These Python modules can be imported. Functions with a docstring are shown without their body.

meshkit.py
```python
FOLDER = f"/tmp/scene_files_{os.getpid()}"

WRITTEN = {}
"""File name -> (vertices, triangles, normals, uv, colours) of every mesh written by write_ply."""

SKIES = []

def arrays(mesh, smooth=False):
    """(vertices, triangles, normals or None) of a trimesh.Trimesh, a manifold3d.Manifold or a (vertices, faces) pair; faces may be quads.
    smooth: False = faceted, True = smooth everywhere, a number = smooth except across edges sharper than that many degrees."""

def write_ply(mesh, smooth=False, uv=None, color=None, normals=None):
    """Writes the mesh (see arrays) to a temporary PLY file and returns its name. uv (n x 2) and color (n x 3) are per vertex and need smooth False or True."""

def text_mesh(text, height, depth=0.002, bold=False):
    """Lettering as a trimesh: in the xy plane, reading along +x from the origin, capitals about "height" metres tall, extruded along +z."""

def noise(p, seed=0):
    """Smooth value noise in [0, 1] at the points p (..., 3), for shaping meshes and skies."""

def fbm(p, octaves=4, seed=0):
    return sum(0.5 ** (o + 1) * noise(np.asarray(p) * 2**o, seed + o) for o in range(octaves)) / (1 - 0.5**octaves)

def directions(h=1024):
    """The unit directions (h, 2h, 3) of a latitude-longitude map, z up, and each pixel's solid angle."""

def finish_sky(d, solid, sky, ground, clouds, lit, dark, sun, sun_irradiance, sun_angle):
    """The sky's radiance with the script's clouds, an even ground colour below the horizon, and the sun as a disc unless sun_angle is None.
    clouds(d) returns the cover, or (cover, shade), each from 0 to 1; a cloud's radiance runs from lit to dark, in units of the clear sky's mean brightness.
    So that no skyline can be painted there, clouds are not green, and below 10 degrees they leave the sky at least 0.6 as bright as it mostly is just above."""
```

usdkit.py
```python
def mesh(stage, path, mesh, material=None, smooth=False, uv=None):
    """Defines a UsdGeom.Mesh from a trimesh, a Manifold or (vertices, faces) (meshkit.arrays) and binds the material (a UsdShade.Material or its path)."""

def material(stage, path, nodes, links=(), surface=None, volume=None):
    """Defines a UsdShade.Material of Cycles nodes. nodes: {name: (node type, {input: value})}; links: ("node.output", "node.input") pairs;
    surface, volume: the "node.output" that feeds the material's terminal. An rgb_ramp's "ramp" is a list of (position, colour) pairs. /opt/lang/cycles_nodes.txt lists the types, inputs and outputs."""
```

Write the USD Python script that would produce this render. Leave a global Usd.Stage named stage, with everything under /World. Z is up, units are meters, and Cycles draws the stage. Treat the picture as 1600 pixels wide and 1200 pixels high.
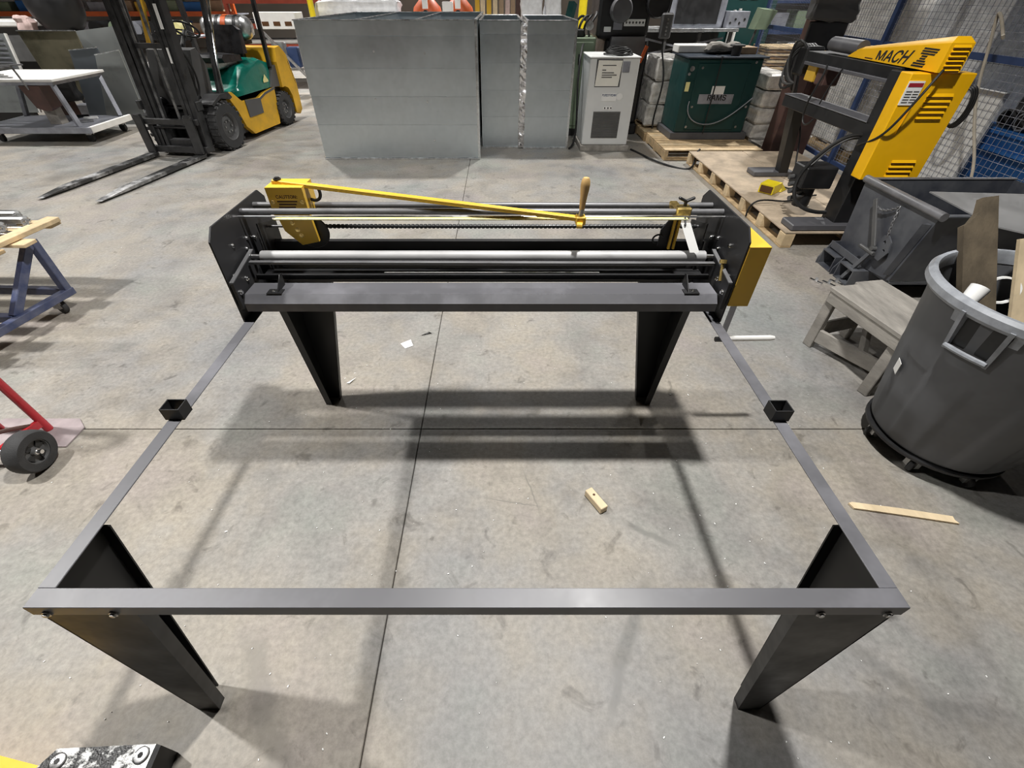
import math, random
import numpy as np, trimesh
from shapely.geometry import Polygon
from pxr import Usd, UsdGeom, UsdLux, UsdShade, Gf, Sdf
import usdkit, meshkit

rng = random.Random(7)
stage = Usd.Stage.CreateInMemory()
UsdGeom.SetStageUpAxis(stage, UsdGeom.Tokens.z)
UsdGeom.SetStageMetersPerUnit(stage, 1.0)
UsdGeom.Xform.Define(stage, '/World')
UsdGeom.Scope.Define(stage, '/World/Looks')

# ------------------------------------------------------------------ camera
cam = UsdGeom.Camera.Define(stage, '/World/Camera')
FPX, PITCH, EYE = 695.0, math.atan(610 / 695.0), 1.75
cam.CreateHorizontalApertureAttr(36.0)
cam.CreateVerticalApertureAttr(27.0)
cam.CreateFocalLengthAttr(FPX * 36.0 / 1600)
cam.CreateHorizontalApertureOffsetAttr(18 * 36.0 / 1600)
cam.CreateClippingRangeAttr(Gf.Vec2f(0.05, 200))
cam.CreateExposureAttr(-0.26)
cam.AddTranslateOp().Set(Gf.Vec3d(0, 0, EYE))
cam.AddRotateXOp().Set(90 - math.degrees(PITCH))

# ------------------------------------------------------------------ lights: the hall's high-bay lamps plus added fill lamps (rows hang 4.9 m above the floor)
def lamp(i, x, y, strength, col=(1, .98, .95), r=.11):
    d = UsdLux.SphereLight.Define(stage, '/World/bay_and_fill_lamp_%03d' % i)
    d.CreateRadiusAttr(r)
    d.CreateIntensityAttr(strength)
    d.CreateColorAttr(Gf.Vec3f(*col))
    sh = UsdLux.ShapingAPI.Apply(d.GetPrim())
    sh.CreateShapingConeAngleAttr(67.0)
    sh.CreateShapingConeSoftnessAttr(.7)
    d.AddTranslateOp().Set(Gf.Vec3d(x, y, 4.9))
LAMP = 900.0
n = 0
for y, xs in ((1.6, (-8.0, -3.7, .57)), (8.7, (-12.3, -8.0, -3.7, .57, 4.9, 9.2)), (15.8, (-8.0, -3.7, .57, 4.9))):  # outermost two of the middle row are added to brighten the sides
    for x in xs:
        n += 1
        lamp(n, x, y, LAMP * (3.0 if (y, x) == (1.6, .57) else 2.6 if y < 5 else 2.1 if y < 12 else 5.0))

# ------------------------------------------------------------------ naming and things
used = {}
def numbered(parent, name):
    k = used.get((parent, name), 0)
    used[(parent, name)] = k + 1
    return name if k == 0 else '%s_%03d' % (name, k)

class Thing:
    def __init__(s, name, label=None, cat=None, base=(0, 0, 0), rz=0.0, group=None, kind=None):
        s.path = '/World/' + numbered('/World', name)
        x = UsdGeom.Xform.Define(stage, s.path)
        x.AddTranslateOp().Set(Gf.Vec3d(*map(float, base)))
        if rz: x.AddRotateZOp().Set(math.degrees(rz))
        s.prim = x.GetPrim()
        c, n_ = math.cos(rz), math.sin(rz)
        M = np.eye(4); M[:2, :2] = [[c, -n_], [n_, c]]; M[:3, 3] = base
        s.M, s.inv = M, np.linalg.inv(M)
        for k, v in (('label', label), ('category', cat), ('group', group), ('kind', kind)):
            if v: s.prim.SetCustomDataByKey(k, v)
    def p(s, name, mesh, mat, parent=None, smooth=30, label=None, local=False, kind=None):
        """adds a part (or a sub-part of `parent`); coordinates are world ones unless local"""
        mesh = mesh.copy()
        if not local: mesh.apply_transform(s.inv)
        par = parent or s.path
        path = par + '/' + numbered(par, name)
        m = usdkit.mesh(stage, path, mesh, look(mat), smooth=smooth)
        if label: m.GetPrim().SetCustomDataByKey('label', label)
        if kind: m.GetPrim().SetCustomDataByKey('kind', kind)
        return path

def single(name, mesh, mat, label=None, cat=None, group=None, kind=None, smooth=30):
    """a thing that is one mesh; its origin is put at its base"""
    b = mesh.bounds; base = [(b[0][0] + b[1][0]) / 2, (b[0][1] + b[1][1]) / 2, b[0][2]]
    mesh = mesh.copy(); mesh.apply_translation([-v for v in base])
    path = '/World/' + numbered('/World', name)
    m = usdkit.mesh(stage, path, mesh, look(mat), smooth=smooth)
    m.AddTranslateOp().Set(Gf.Vec3d(*map(float, base)))
    for k, v in (('label', label), ('category', cat), ('group', group), ('kind', kind)):
        if v: m.GetPrim().SetCustomDataByKey(k, v)
    return path

# ------------------------------------------------------------------ shapes
V = lambda *a: np.array(a, float)
def join(*ms):
    ms = [m for a in ms for m in (a if isinstance(a, (list, tuple)) else [a])]
    return trimesh.util.concatenate(ms)
def box(x0, x1, y0, y1, z0, z1, c=0.0):
    x0, x1 = sorted((x0, x1)); y0, y1 = sorted((y0, y1)); z0, z1 = sorted((z0, z1))
    c = min(c, .45 * min(x1 - x0, y1 - y0, z1 - z0))
    if c <= 0:
        m = trimesh.creation.box([x1 - x0, y1 - y0, z1 - z0])
        m.apply_translation([(x0 + x1) / 2, (y0 + y1) / 2, (z0 + z1) / 2]); return m
    pts = []
    for sx, X in ((-1, x0), (1, x1)):
        for sy, Y in ((-1, y0), (1, y1)):
            for sz, Z in ((-1, z0), (1, z1)):
                pts += [(X, Y - sy * c, Z - sz * c), (X - sx * c, Y, Z - sz * c), (X - sx * c, Y - sy * c, Z)]
    return trimesh.convex.convex_hull(np.array(pts))
def frame_of(d, up=(0, 0, 1)):
    d = np.asarray(d, float); d = d / np.linalg.norm(d); up = np.asarray(up, float)
    if abs(d @ up) > .98: up = V(0, 1, 0) if abs(d[1]) < .9 else V(1, 0, 0)
    s = np.cross(up, d); s /= np.linalg.norm(s); u = np.cross(d, s)
    return d, s, u
def bar(a, b, w, h, up=(0, 0, 1), c=0.0):
    """a straight bar from a to b, w wide (across) and h high (along up)"""
    a, b = V(*a), V(*b); d, s, u = frame_of(b - a, up); L = np.linalg.norm(b - a)
    m = box(0, L, -w / 2, w / 2, -h / 2, h / 2, c)
    T = np.eye(4); T[:3, 0], T[:3, 1], T[:3, 2], T[:3, 3] = d, s, u, a
    m.apply_transform(T); return m
def cyl(a, b, r, n=20, r2=None):
    a, b = V(*a), V(*b); d, s, u = frame_of(b - a); L = np.linalg.norm(b - a)
    r2 = r if r2 is None else r2
    t = np.linspace(0, 2 * np.pi, n, endpoint=False)
    ring = np.outer(np.cos(t), s) + np.outer(np.sin(t), u)
    v = np.vstack([a + r * ring, b + r2 * ring, [a], [b]]); f = []
    for i in range(n):
        j = (i + 1) % n
        f += [(i, j, n + j), (i, n + j, n + i), (2 * n, j, i), (2 * n + 1, n + i, n + j)]
    return trimesh.Trimesh(v, f, process=False)
def tube(path, r, n=8, closed=False):
    P = np.array(path, float); k = len(P); v = []; f = []
    ref = V(0, 0, 1); prev = None
    for i in range(k):
        if closed: d = P[(i + 1) % k] - P[i - 1]
        else: d = P[min(i + 1, k - 1)] - P[max(i - 1, 0)]
        d = d / (np.linalg.norm(d) + 1e-12)
        if prev is None: _, s, u = frame_of(d)
        else:
            s = prev - d * (prev @ d); s /= np.linalg.norm(s); u = np.cross(d, s)
        prev = s
        t = np.linspace(0, 2 * np.pi, n, endpoint=False)
        v.append(P[i] + r * (np.outer(np.cos(t), s) + np.outer(np.sin(t), u)))
    v = np.vstack(v)
    for i in range(k if closed else k - 1):
        for a in range(n):
            b = (a + 1) % n; i2 = (i + 1) % k
            f += [(i * n + a, i * n + b, i2 * n + b), (i * n + a, i2 * n + b, i2 * n + a)]
    if not closed:
        for a in range(1, n - 1):
            f += [(0, a + 1, a), ((k - 1) * n, (k - 1) * n + a, (k - 1) * n + a + 1)]
    return trimesh.Trimesh(v, f, process=False)
def spline(pts, n=40):
    from scipy.interpolate import CubicSpline
    P = np.array(pts, float); t = np.r_[0, np.cumsum(np.linalg.norm(np.diff(P, axis=0), axis=1))]
    return CubicSpline(t, P)(np.linspace(0, t[-1], n))
def prism(poly, axis, a0, a1):
    """extrudes a polygon; axis 'x': polygon in (y, z), 'y': in (x, z), 'z': in (x, y)"""
    pg = poly if isinstance(poly, Polygon) else Polygon(poly)
    m = trimesh.creation.extrude_polygon(pg, abs(a1 - a0), engine='earcut')
    lo = min(a0, a1); v = m.vertices.copy()
    if axis == 'x': nv = np.c_[v[:, 2] + lo, v[:, 0], v[:, 1]]
    elif axis == 'y': nv = np.c_[v[:, 0], v[:, 2] + lo, v[:, 1]]
    else: nv = np.c_[v[:, 0], v[:, 1], v[:, 2] + lo]
    f = m.faces if axis != 'y' else m.faces[:, ::-1]
    return trimesh.Trimesh(nv, f, process=False)
def hull(pts):
    return trimesh.convex.convex_hull(np.array(pts, float))
def lathe(profile, a=(0, 0, 0), d=(0, 0, 1), n=32):
    """profile: (r, h) along the axis d from a; closed if it starts and ends on the axis"""
    d, s, u = frame_of(d); a = V(*a); v = []; f = []; k = len(profile)
    t = np.linspace(0, 2 * np.pi, n, endpoint=False)
    ring = np.outer(np.cos(t), s) + np.outer(np.sin(t), u)
    for r, h in profile: v.append(a + d * h + max(r, 1e-5) * ring)
    for i in range(k - 1):
        for q in range(n):
            w = (q + 1) % n
            f += [(i * n + q, i * n + w, (i + 1) * n + w), (i * n + q, (i + 1) * n + w, (i + 1) * n + q)]
    return trimesh.Trimesh(np.vstack(v), f, process=False)
def place(m, o, x, y):
    """maps the mesh's x and y axes on the world directions x and y, origin at o"""
    x = np.array(x, float); x /= np.linalg.norm(x); y = np.array(y, float); y -= x * (x @ y); y /= np.linalg.norm(y)
    T = np.eye(4); T[:3, 0], T[:3, 1], T[:3, 2], T[:3, 3] = x, y, np.cross(x, y), o
    m = m.copy(); m.apply_transform(T); return m
def text(t, h, o, x, y, depth=.001, bold=True, shear=0.0, width=None):
    m = meshkit.text_mesh(t, h, depth, bold)
    v = m.vertices.copy()
    if width: v[:, 0] *= width / (v[:, 0].max() - v[:, 0].min())
    v[:, 0] += shear * v[:, 1]; m.vertices = v
    return place(m, o, x, y)
def bolt(c, d, r=.007, h=.005):
    d = np.asarray(d, float); d = d / np.linalg.norm(d); c = V(*c)
    return lathe([(0, -.001), (r * 1.5, -.001), (r * 1.5, h * .3), (r, h * .35), (r * .9, h), (0, h * 1.05)], c, d, 10)

# ------------------------------------------------------------------ materials
_looks, SPEC = {}, {}
def look(name):
    if name not in _looks: _looks[name] = SPEC[name](name)
    return _looks[name]
def surf(name, col, rough=.5, metal=0.0, var=.12, scale=6.0, bump=0.0, rvar=.12, spec=.5, col2=None, stretch=None, coat=0.0, thr=(.35, .65)):
    """a principled surface whose colour and gloss drift with noise; col2 = colour of scuffs or dirt"""
    def make(nm):
        c = np.array(col, float); lo = np.clip(c * (1 - var), 0, 1); hi = np.clip(np.array(col2) if col2 is not None else c * (1 + var), 0, 1)
        nodes = {'g': ('texture_coordinate', {}), 'm': ('mapping', {'scale': stretch or (1, 1, 1)}),
                 'n': ('noise_texture', {'scale': scale, 'detail': 5.0, 'roughness': .6}),
                 'r': ('rgb_ramp', {'ramp': [(thr[0], tuple(lo)), (thr[1], tuple(hi))]}),
                 'q': ('map_range', {'from_min': .3, 'from_max': .7, 'to_min': max(.02, rough - rvar), 'to_max': min(1, rough + rvar)}),
                 'p': ('principled_bsdf', {'metallic': metal, 'specular_ior_level': spec, 'coat_weight': coat})}
        links = [('g.object', 'm.vector'), ('m.vector', 'n.vector'), ('n.fac', 'r.fac'), ('r.color', 'p.base_color'), ('n.fac', 'q.value'), ('q.result', 'p.roughness')]
        if bump:
            nodes['n2'] = ('noise_texture', {'scale': scale * 9, 'detail': 3.0}); nodes['b'] = ('bump', {'strength': bump, 'distance': .004})
            links += [('m.vector', 'n2.vector'), ('n2.fac', 'b.height'), ('b.normal', 'p.normal')]
        return usdkit.material(stage, '/World/Looks/' + nm, nodes, links, surface='p.BSDF')
    SPEC[name] = make

surf('charcoal_paint', (.062, .061, .066), .46, var=.12, scale=5, spec=.7, rvar=.06)
surf('charcoal_scuffed', (.105, .105, .115), .45, var=.1, scale=4, spec=.6, rvar=.08, col2=(.19, .19, .21), thr=(.5, .85))
surf('leg_shade_paint', (.017, .0165, .016), .5, var=.12, spec=.35)  # frame charcoal darkened: shade on the front legs is put into the colour
surf('plate_shade_paint', (.022, .022, .024), .5, var=.12, spec=.35)  # darker copy of the charcoal, with the side plates' shade in its colour
surf('black_paint', (.012, .012, .013), .5, var=.2)
surf('black_plastic', (.018, .018, .019), .45, var=.2)
surf('rubber', (.035, .035, .036), .75, var=.25, scale=18, bump=.3)
surf('roller_steel', (.40, .40, .40), .55, metal=.25, var=.14, scale=14, stretch=(.25, 1, 1), rvar=.1)
surf('rod_steel', (.16, .16, .165), .45, metal=.35, var=.1, scale=10)
surf('bright_steel', (.75, .75, .75), .22, metal=1, var=.08)
surf('worn_steel', (.4, .4, .4), .38, metal=.9, var=.3, scale=9)
surf('fork_steel', (.09, .09, .09), .35, metal=.6, var=.3, scale=4, col2=(.6, .6, .6), thr=(.48, .7))
surf('scuffed_plate', (.03, .03, .03), .4, metal=.5, var=.3, scale=16, col2=(.75, .75, .73), thr=(.46, .56), bump=.4)
surf('machine_yellow', (.72, .44, .045), .42, var=.06, scale=4)
surf('yellow_truck', (.68, .38, .02), .45, var=.14, scale=5, bump=.05)
surf('mach_yellow', (.93, .50, .004), .4, var=.05, scale=3)
surf('bright_yellow', (.85, .66, .02), .4, var=.08)
surf('ruler_yellow', (.84, .78, .36), .5, var=.06, scale=10)
surf('brass', (.75, .55, .2), .3, metal=.9, var=.15, scale=20)
surf('handle_wood', (.52, .33, .13), .5, var=.25, scale=9, stretch=(1, 1, .2))
surf('paper_white', (.84, .84, .82), .8, var=.03)
surf('ink', (.02, .02, .02), .6)
surf('ink_brown', (.09, .035, .008), .6)
surf('ink_blue', (.03, .05, .13), .6)
surf('label_red', (.32, .02, .03), .5)
surf('galvanized', (.54, .59, .62), .33, metal=.9, var=.035, scale=1.1, rvar=.05)
surf('galvanized_edge', (.62, .64, .65), .25, metal=.9, var=.1)
surf('foil_tape', (.8, .8, .82), .22, metal=1, var=.12, scale=25, bump=.5)
surf('wood_pale', (.72, .58, .38), .65, var=.16, scale=7, stretch=(1, .15, 1))
surf('wood_pallet', (.50, .36, .20), .75, var=.28, scale=8, bump=.2)
surf('wood_pallet_pale', (.60, .46, .28), .75, var=.22, scale=8, bump=.2)
surf('plywood_floor', (.45, .36, .26), .75, var=.25, scale=5, bump=.15)
surf('wood_grey', (.28, .262, .235), .8, var=.3, scale=9, stretch=(1, .3, 1), bump=.4)
surf('wood_dark', (.085, .066, .042), .8, var=.3, scale=10, stretch=(1, 1, .25), bump=.3)
surf('bin_plastic', (.10, .103, .11), .5, var=.16, scale=5, bump=.06, spec=.45)
surf('bin_rim', (.27, .285, .31), .45, var=.25, scale=12)
surf('hopper_steel', (.055, .06, .078), .48, var=.28, scale=4, spec=.6, col2=(.10, .105, .115))
surf('hopper_rim', (.2, .2, .21), .45, var=.2, metal=.3)
surf('sheet_grey', (.33, .33, .33), .5, metal=.35, var=.12, scale=3)
surf('blue_frame', (.055, .075, .17), .45, var=.25, scale=9, col2=(.12, .13, .19))
surf('blue_fence', (.03, .055, .14), .45, var=.12)
surf('blue_bin', (.025, .14, .42), .5, var=.12, scale=4)
surf('red_paint', (.45, .02, .03), .35, var=.12, spec=.6)
surf('red_worn', (.33, .28, .285), .5, var=.2, scale=6)
surf('green_hood', (.005, .17, .125), .22, var=.08, spec=.6, coat=.4)
surf('rams_green', (.004, .042, .040), .42, var=.12, scale=3)
surf('rams_edge', (.02, .03, .045), .45, var=.1)
surf('olive_green', (.21, .27, .18), .55, var=.1)
surf('paper_notice', (.86, .84, .76), .8, var=.04)
surf('white_cabinet', (.69, .70, .69), .45, var=.04, scale=3)
surf('grille_dark', (.13, .13, .12), .6, var=.15)
surf('grey_machine', (.10, .10, .105), .5, var=.15)
surf('mast_paint', (.028, .028, .029), .42, var=.3, scale=9, spec=.6)
surf('cowl_grey', (.085, .085, .085), .5, var=.12)
surf('seat_vinyl', (.012, .012, .014), .35, var=.15)
surf('silver', (.62, .62, .62), .3, metal=.85, var=.1)
surf('chrome', (.85, .85, .85), .12, metal=1, var=.04)
surf('table_white', (.80, .79, .76), .5, var=.05)
surf('cart_frame', (.30, .31, .35), .45, var=.2, metal=.3)
surf('panel_grey', (.30, .32, .32), .4, var=.06, metal=.5, scale=2)
surf('panel_blue_grey', (.14, .16, .18), .45, var=.1, metal=.4, scale=2)
surf('panel_reflection_grey', (.24, .22, .15), .35, metal=.7, var=.2, scale=2)  # yellowish reflection on plain sheet metal, put into the base colour
surf('brown_paint', (.085, .045, .038), .5, var=.25, scale=6)
surf('orange_paint', (.55, .10, .02), .5, var=.12)
surf('rack_red', (.5, .09, .05), .5, var=.12)
surf('plastic_wrap', (.68, .66, .62), .3, var=.26, scale=9, bump=.8, spec=.7)
surf('wrap_silver', (.88, .89, .91), .35, var=.18, scale=14, bump=.9, metal=.15)
surf('bag_white', (.75, .76, .78), .45, var=.12, scale=8, bump=.6)
surf('cardboard', (.36, .26, .17), .8, var=.15)
surf('rope_tan', (.45, .40, .32), .8, var=.15)
surf('cable_black', (.012, .012, .012), .5)
surf('wall_paint', (.15, .14, .13), .8, var=.05, scale=1)
surf('back_wall_paint', (.50, .46, .41), .8, var=.05, scale=1)
surf('ceiling_paint', (.07, .07, .07), .8, var=.05, scale=1)
surf('dark_gap', (.05, .05, .05), .9)
surf('pink_white', (.6, .45, .42), .7, var=.2)

def concrete(nm):
    nodes = {
        'g': ('geometry', {}), 'xyz': ('separate_xyz', {}),
        'big': ('noise_texture', {'scale': .6, 'detail': 3.0, 'roughness': .55}),
        'hue': ('noise_texture', {'scale': 1.3, 'detail': 4.0, 'roughness': .6}),
        'mid': ('noise_texture', {'scale': 3.1, 'detail': 6.0, 'roughness': .65, 'distortion': .4}),
        'fine': ('noise_texture', {'scale': 42.0, 'detail': 4.0, 'roughness': .7}),
        'blot': ('noise_texture', {'scale': 8.5, 'detail': 4.0, 'roughness': .6, 'distortion': .8}),
        'tint': ('rgb_ramp', {'ramp': [(.32, (.228, .226, .224)), (.5, (.288, .274, .252)), (.68, (.315, .296, .264))]}),
        'hr': ('rgb_ramp', {'ramp': [(.32, (.94, 1.0, .98)), (.45, (1, 1, 1)), (.55, (1.04, 1.0, .93)), (.68, (1.04, .98, .97))]}),
        'mr': ('rgb_ramp', {'ramp': [(.25, (.72, .72, .73)), (.5, (1, 1, 1)), (.75, (1.16, 1.15, 1.13))]}),
        'fr': ('rgb_ramp', {'ramp': [(.3, (.78, .78, .78)), (.7, (1.18, 1.18, 1.18))]}),
        'br': ('rgb_ramp', {'ramp': [(.28, (.52, .51, .50)), (.39, (1, 1, 1))]}),
        'a': ('mix_color', {'blend_type': 'multiply', 'fac': 1.0, 'use_clamp': False}), 'h': ('mix_color', {'blend_type': 'multiply', 'fac': 1.0, 'use_clamp': False}),
        'b': ('mix_color', {'blend_type': 'multiply', 'fac': 1.0}), 'c': ('mix_color', {'blend_type': 'multiply', 'fac': .8}),
        'rr': ('map_range', {'from_min': .3, 'from_max': .7, 'to_min': .42, 'to_max': .62}),
        'bp': ('bump', {'strength': .07, 'distance': .004}), 'p': ('principled_bsdf', {'specular_ior_level': .4})}
    links = [('g.position', k + '.vector') for k in ('big', 'hue', 'mid', 'fine', 'blot', 'xyz')] + [
        ('big.fac', 'tint.fac'), ('hue.fac', 'hr.fac'), ('mid.fac', 'mr.fac'), ('fine.fac', 'fr.fac'), ('blot.fac', 'br.fac'),
        ('tint.color', 'h.a'), ('hr.color', 'h.b'), ('h.result', 'a.a'), ('mr.color', 'a.b'), ('a.result', 'b.a'), ('fr.color', 'b.b'), ('b.result', 'c.a'), ('br.color', 'c.b'),
        ('mid.fac', 'rr.value'), ('rr.result', 'p.roughness'), ('fine.fac', 'bp.height'), ('bp.normal', 'p.normal')]
    last = 'c'
    # dirt streaks and hairline cracks on the slab: (x0, y0, x1, y1, half width, strength, noise wobble)
    for k, (x0, y0, x1, y1, w, st, wob) in enumerate(((.575, .80, .40, .49, .035, .62, .05), (.40, .47, .36, .38, .022, .55, .04), (.55, 1.06, .72, .97, .022, .5, .04), (.40, 1.17, .50, 1.09, .02, .35, .03),
                                                      (-.05, 1.19, .17, 1.15, .006, .5, .05), (.12, 1.33, .17, 1.14, .005, .5, .03), (-.9, .60, -.62, .16, .06, .3, .12), (1.05, .75, 1.5, .35, .04, .25, .10))):
        L = math.hypot(x1 - x0, y1 - y0); ux, uy = (x1 - x0) / L, (y1 - y0) / L
        q = lambda n: '%s%d' % (n, k)
        M = lambda n, t, **kw: nodes.__setitem__(q(n), ('math', {'math_type': t, **kw}))
        M('tx', 'multiply_add', value2=ux, value3=-(x0 * ux + y0 * uy)); M('t', 'multiply_add', value2=uy)
        M('nx', 'multiply_add', value2=-uy, value3=(x0 * uy - y0 * ux)); M('n', 'multiply_add', value2=ux)
        M('wb', 'multiply_add', value2=wob, value3=-wob / 2); M('nd', 'add'); M('ab', 'absolute')
        nodes[q('md')] = ('map_range', {'range_type': 'smoothstep', 'from_min': w * .25, 'from_max': w, 'to_min': 1.0, 'to_max': 0.0, 'clamp': True})
        nodes[q('ma')] = ('map_range', {'range_type': 'smoothstep', 'from_min': -.05, 'from_max': .05, 'to_min': 0.0, 'to_max': 1.0, 'clamp': True})
        nodes[q('mb')] = ('map_range', {'range_type': 'smoothstep', 'from_min': L - .06, 'from_max': L + .06, 'to_min': 1.0, 'to_max': 0.0, 'clamp': True})
        nodes[q('mn')] = ('map_range', {'from_min': .35, 'from_max': .6, 'to_min': .15, 'to_max': st, 'clamp': True})
        M('p1', 'multiply'); M('p2', 'multiply'); M('p3', 'multiply')
        nodes[q('mix')] = ('mix_color', {'blend_type': 'mix', 'b': (.075, .078, .072)})
        links += [('xyz.x', q('tx') + '.value1'), ('xyz.y', q('t') + '.value1'), (q('tx') + '.value', q('t') + '.value3'),
                  ('xyz.x', q('nx') + '.value1'), ('xyz.y', q('n') + '.value1'), (q('nx') + '.value', q('n') + '.value3'),
                  ('blot.fac', q('wb') + '.value1'), (q('n') + '.value', q('nd') + '.value1'), (q('wb') + '.value', q('nd') + '.value2'), (q('nd') + '.value', q('ab') + '.value1'),
                  (q('ab') + '.value', q('md') + '.value'), (q('t') + '.value', q('ma') + '.value'), (q('t') + '.value', q('mb') + '.value'), ('fine.fac', q('mn') + '.value'),
                  (q('md') + '.result', q('p1') + '.value1'), (q('ma') + '.result', q('p1') + '.value2'), (q('p1') + '.value', q('p2') + '.value1'), (q('mb') + '.result', q('p2') + '.value2'),
                  (q('p2') + '.value', q('p3') + '.value1'), (q('mn') + '.result', q('p3') + '.value2'), (q('p3') + '.value', q('mix') + '.fac'), (last + '.result', q('mix') + '.a')]
        last = q('mix')
    links.append((last + '.result', 'p.base_color'))
    return usdkit.material(stage, '/World/Looks/' + nm, nodes, links, surface='p.BSDF')
SPEC['concrete'] = concrete

# ------------------------------------------------------------------ the hall
fl = Thing('floor', kind='structure')
fl.p('subfloor', box(-14, 11, -6, 24, -.3, -.15), 'dark_gap')
JX, JY = [-14, -9.63, -5.03, -.424, 4.18, 11], [-6, 1.63, 9.25, 16.9, 24]
for i in range(len(JX) - 1):
    for j in range(len(JY) - 1):
        g = .002
        fl.p('slab', box(JX[i] + g, JX[i + 1] - g, JY[j] + g, JY[j + 1] - g, -.15, 0, .003), 'concrete', smooth=False)
single('wall_back', box(-14.2, 11.2, 24, 24.2, -.3, 8), 'back_wall_paint', kind='structure')
single('wall_left', box(-14.2, -14, -6, 24, -.3, 8), 'wall_paint', kind='structure')
single('wall_right', box(11, 11.2, -6, 24, -.3, 8), 'wall_paint', kind='structure')
single('wall_front', box(-14.2, 11.2, -6.2, -6, -.3, 8), 'wall_paint', kind='structure')
single('ceiling', box(-14.2, 11.2, -6.2, 24.2, 8, 8.2), 'ceiling_paint', kind='structure')

# ------------------------------------------------------------------ the shear on its table frame
XL, XR, YF, YB = -.985, .845, .384, 1.905
mc = Thing('sheet_metal_cutter', 'charcoal sheet metal slitting machine with yellow crank arm on a large open table frame', 'machine', (-.07, 1.1, 0))
S = 'charcoal_paint'
mc.p('front_rail', join(box(XL, XR, YF, YF + .041, .796, .80, .001), box(XL, XR, YF, YF + .004, .765, .797)), 'charcoal_scuffed')
for x0, x1, xo in ((XL, XL + .038, XL), (XR - .038, XR, XR - .004)):
    mc.p('side_rail', join(box(x0, x1, YF + .041, 1.87, .796, .80, .001), box(xo, xo + .004, YF + .041, 1.87, .765, .797)), 'charcoal_scuffed')
def table_leg(sx, sy):
    """an L of two tapering folded plates: corner at the frame's outer corner"""
    X = XL if sx < 0 else XR; Y = YF if sy < 0 else YB - .02
    ix, iy = -sx, -sy                                        # inward directions
    zt, top, bot, t, lip = .778, .205, .065, .004, .032
    yo = .0 if sy < 0 else .0
    def quadplate(pts, n):                                    # a thin plate from 4 points, thickness along n
        a = np.array(pts, float); return hull(np.vstack([a, a + np.array(n) * t]))
    if sy < 0: X += ix * .004; Y += .005
    tx, bx = X + ix * top, X + ix * bot
    ty, by = Y + iy * top * .95, Y + iy * bot
    fp = quadplate([(X, Y, zt), (tx, Y, zt), (bx, Y, 0), (X, Y, 0)], (0, iy, 0))
    fl_ = quadplate([(tx, Y, zt), (tx, Y + iy * lip, zt), (bx, Y + iy * lip, 0), (bx, Y, 0)], (ix, 0, 0))
    sp = quadplate([(X, Y, zt), (X, ty, zt), (X, by, 0), (X, Y, 0)], (ix, 0, 0))
    sl = quadplate([(X, ty, zt), (X + ix * lip, ty, zt), (X + ix * lip, by, 0), (X, by, 0)], (0, iy, 0))
    leg = mc.p('leg', join(fp, fl_, sp, sl), 'black_paint' if sy > 0 else 'leg_shade_paint', smooth=False)
    if sy < 0:
        for d in (.03, .17):
            mc.p('leg_bolt', bolt((X + ix * d, Y - .006, .772 - .0), (0, -1, 0), .0065, .006), 'worn_steel', parent=leg, label='shiny button head bolt')
for sx in (-1, 1):
    for sy in (-1, 1): table_leg(sx, sy)
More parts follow.
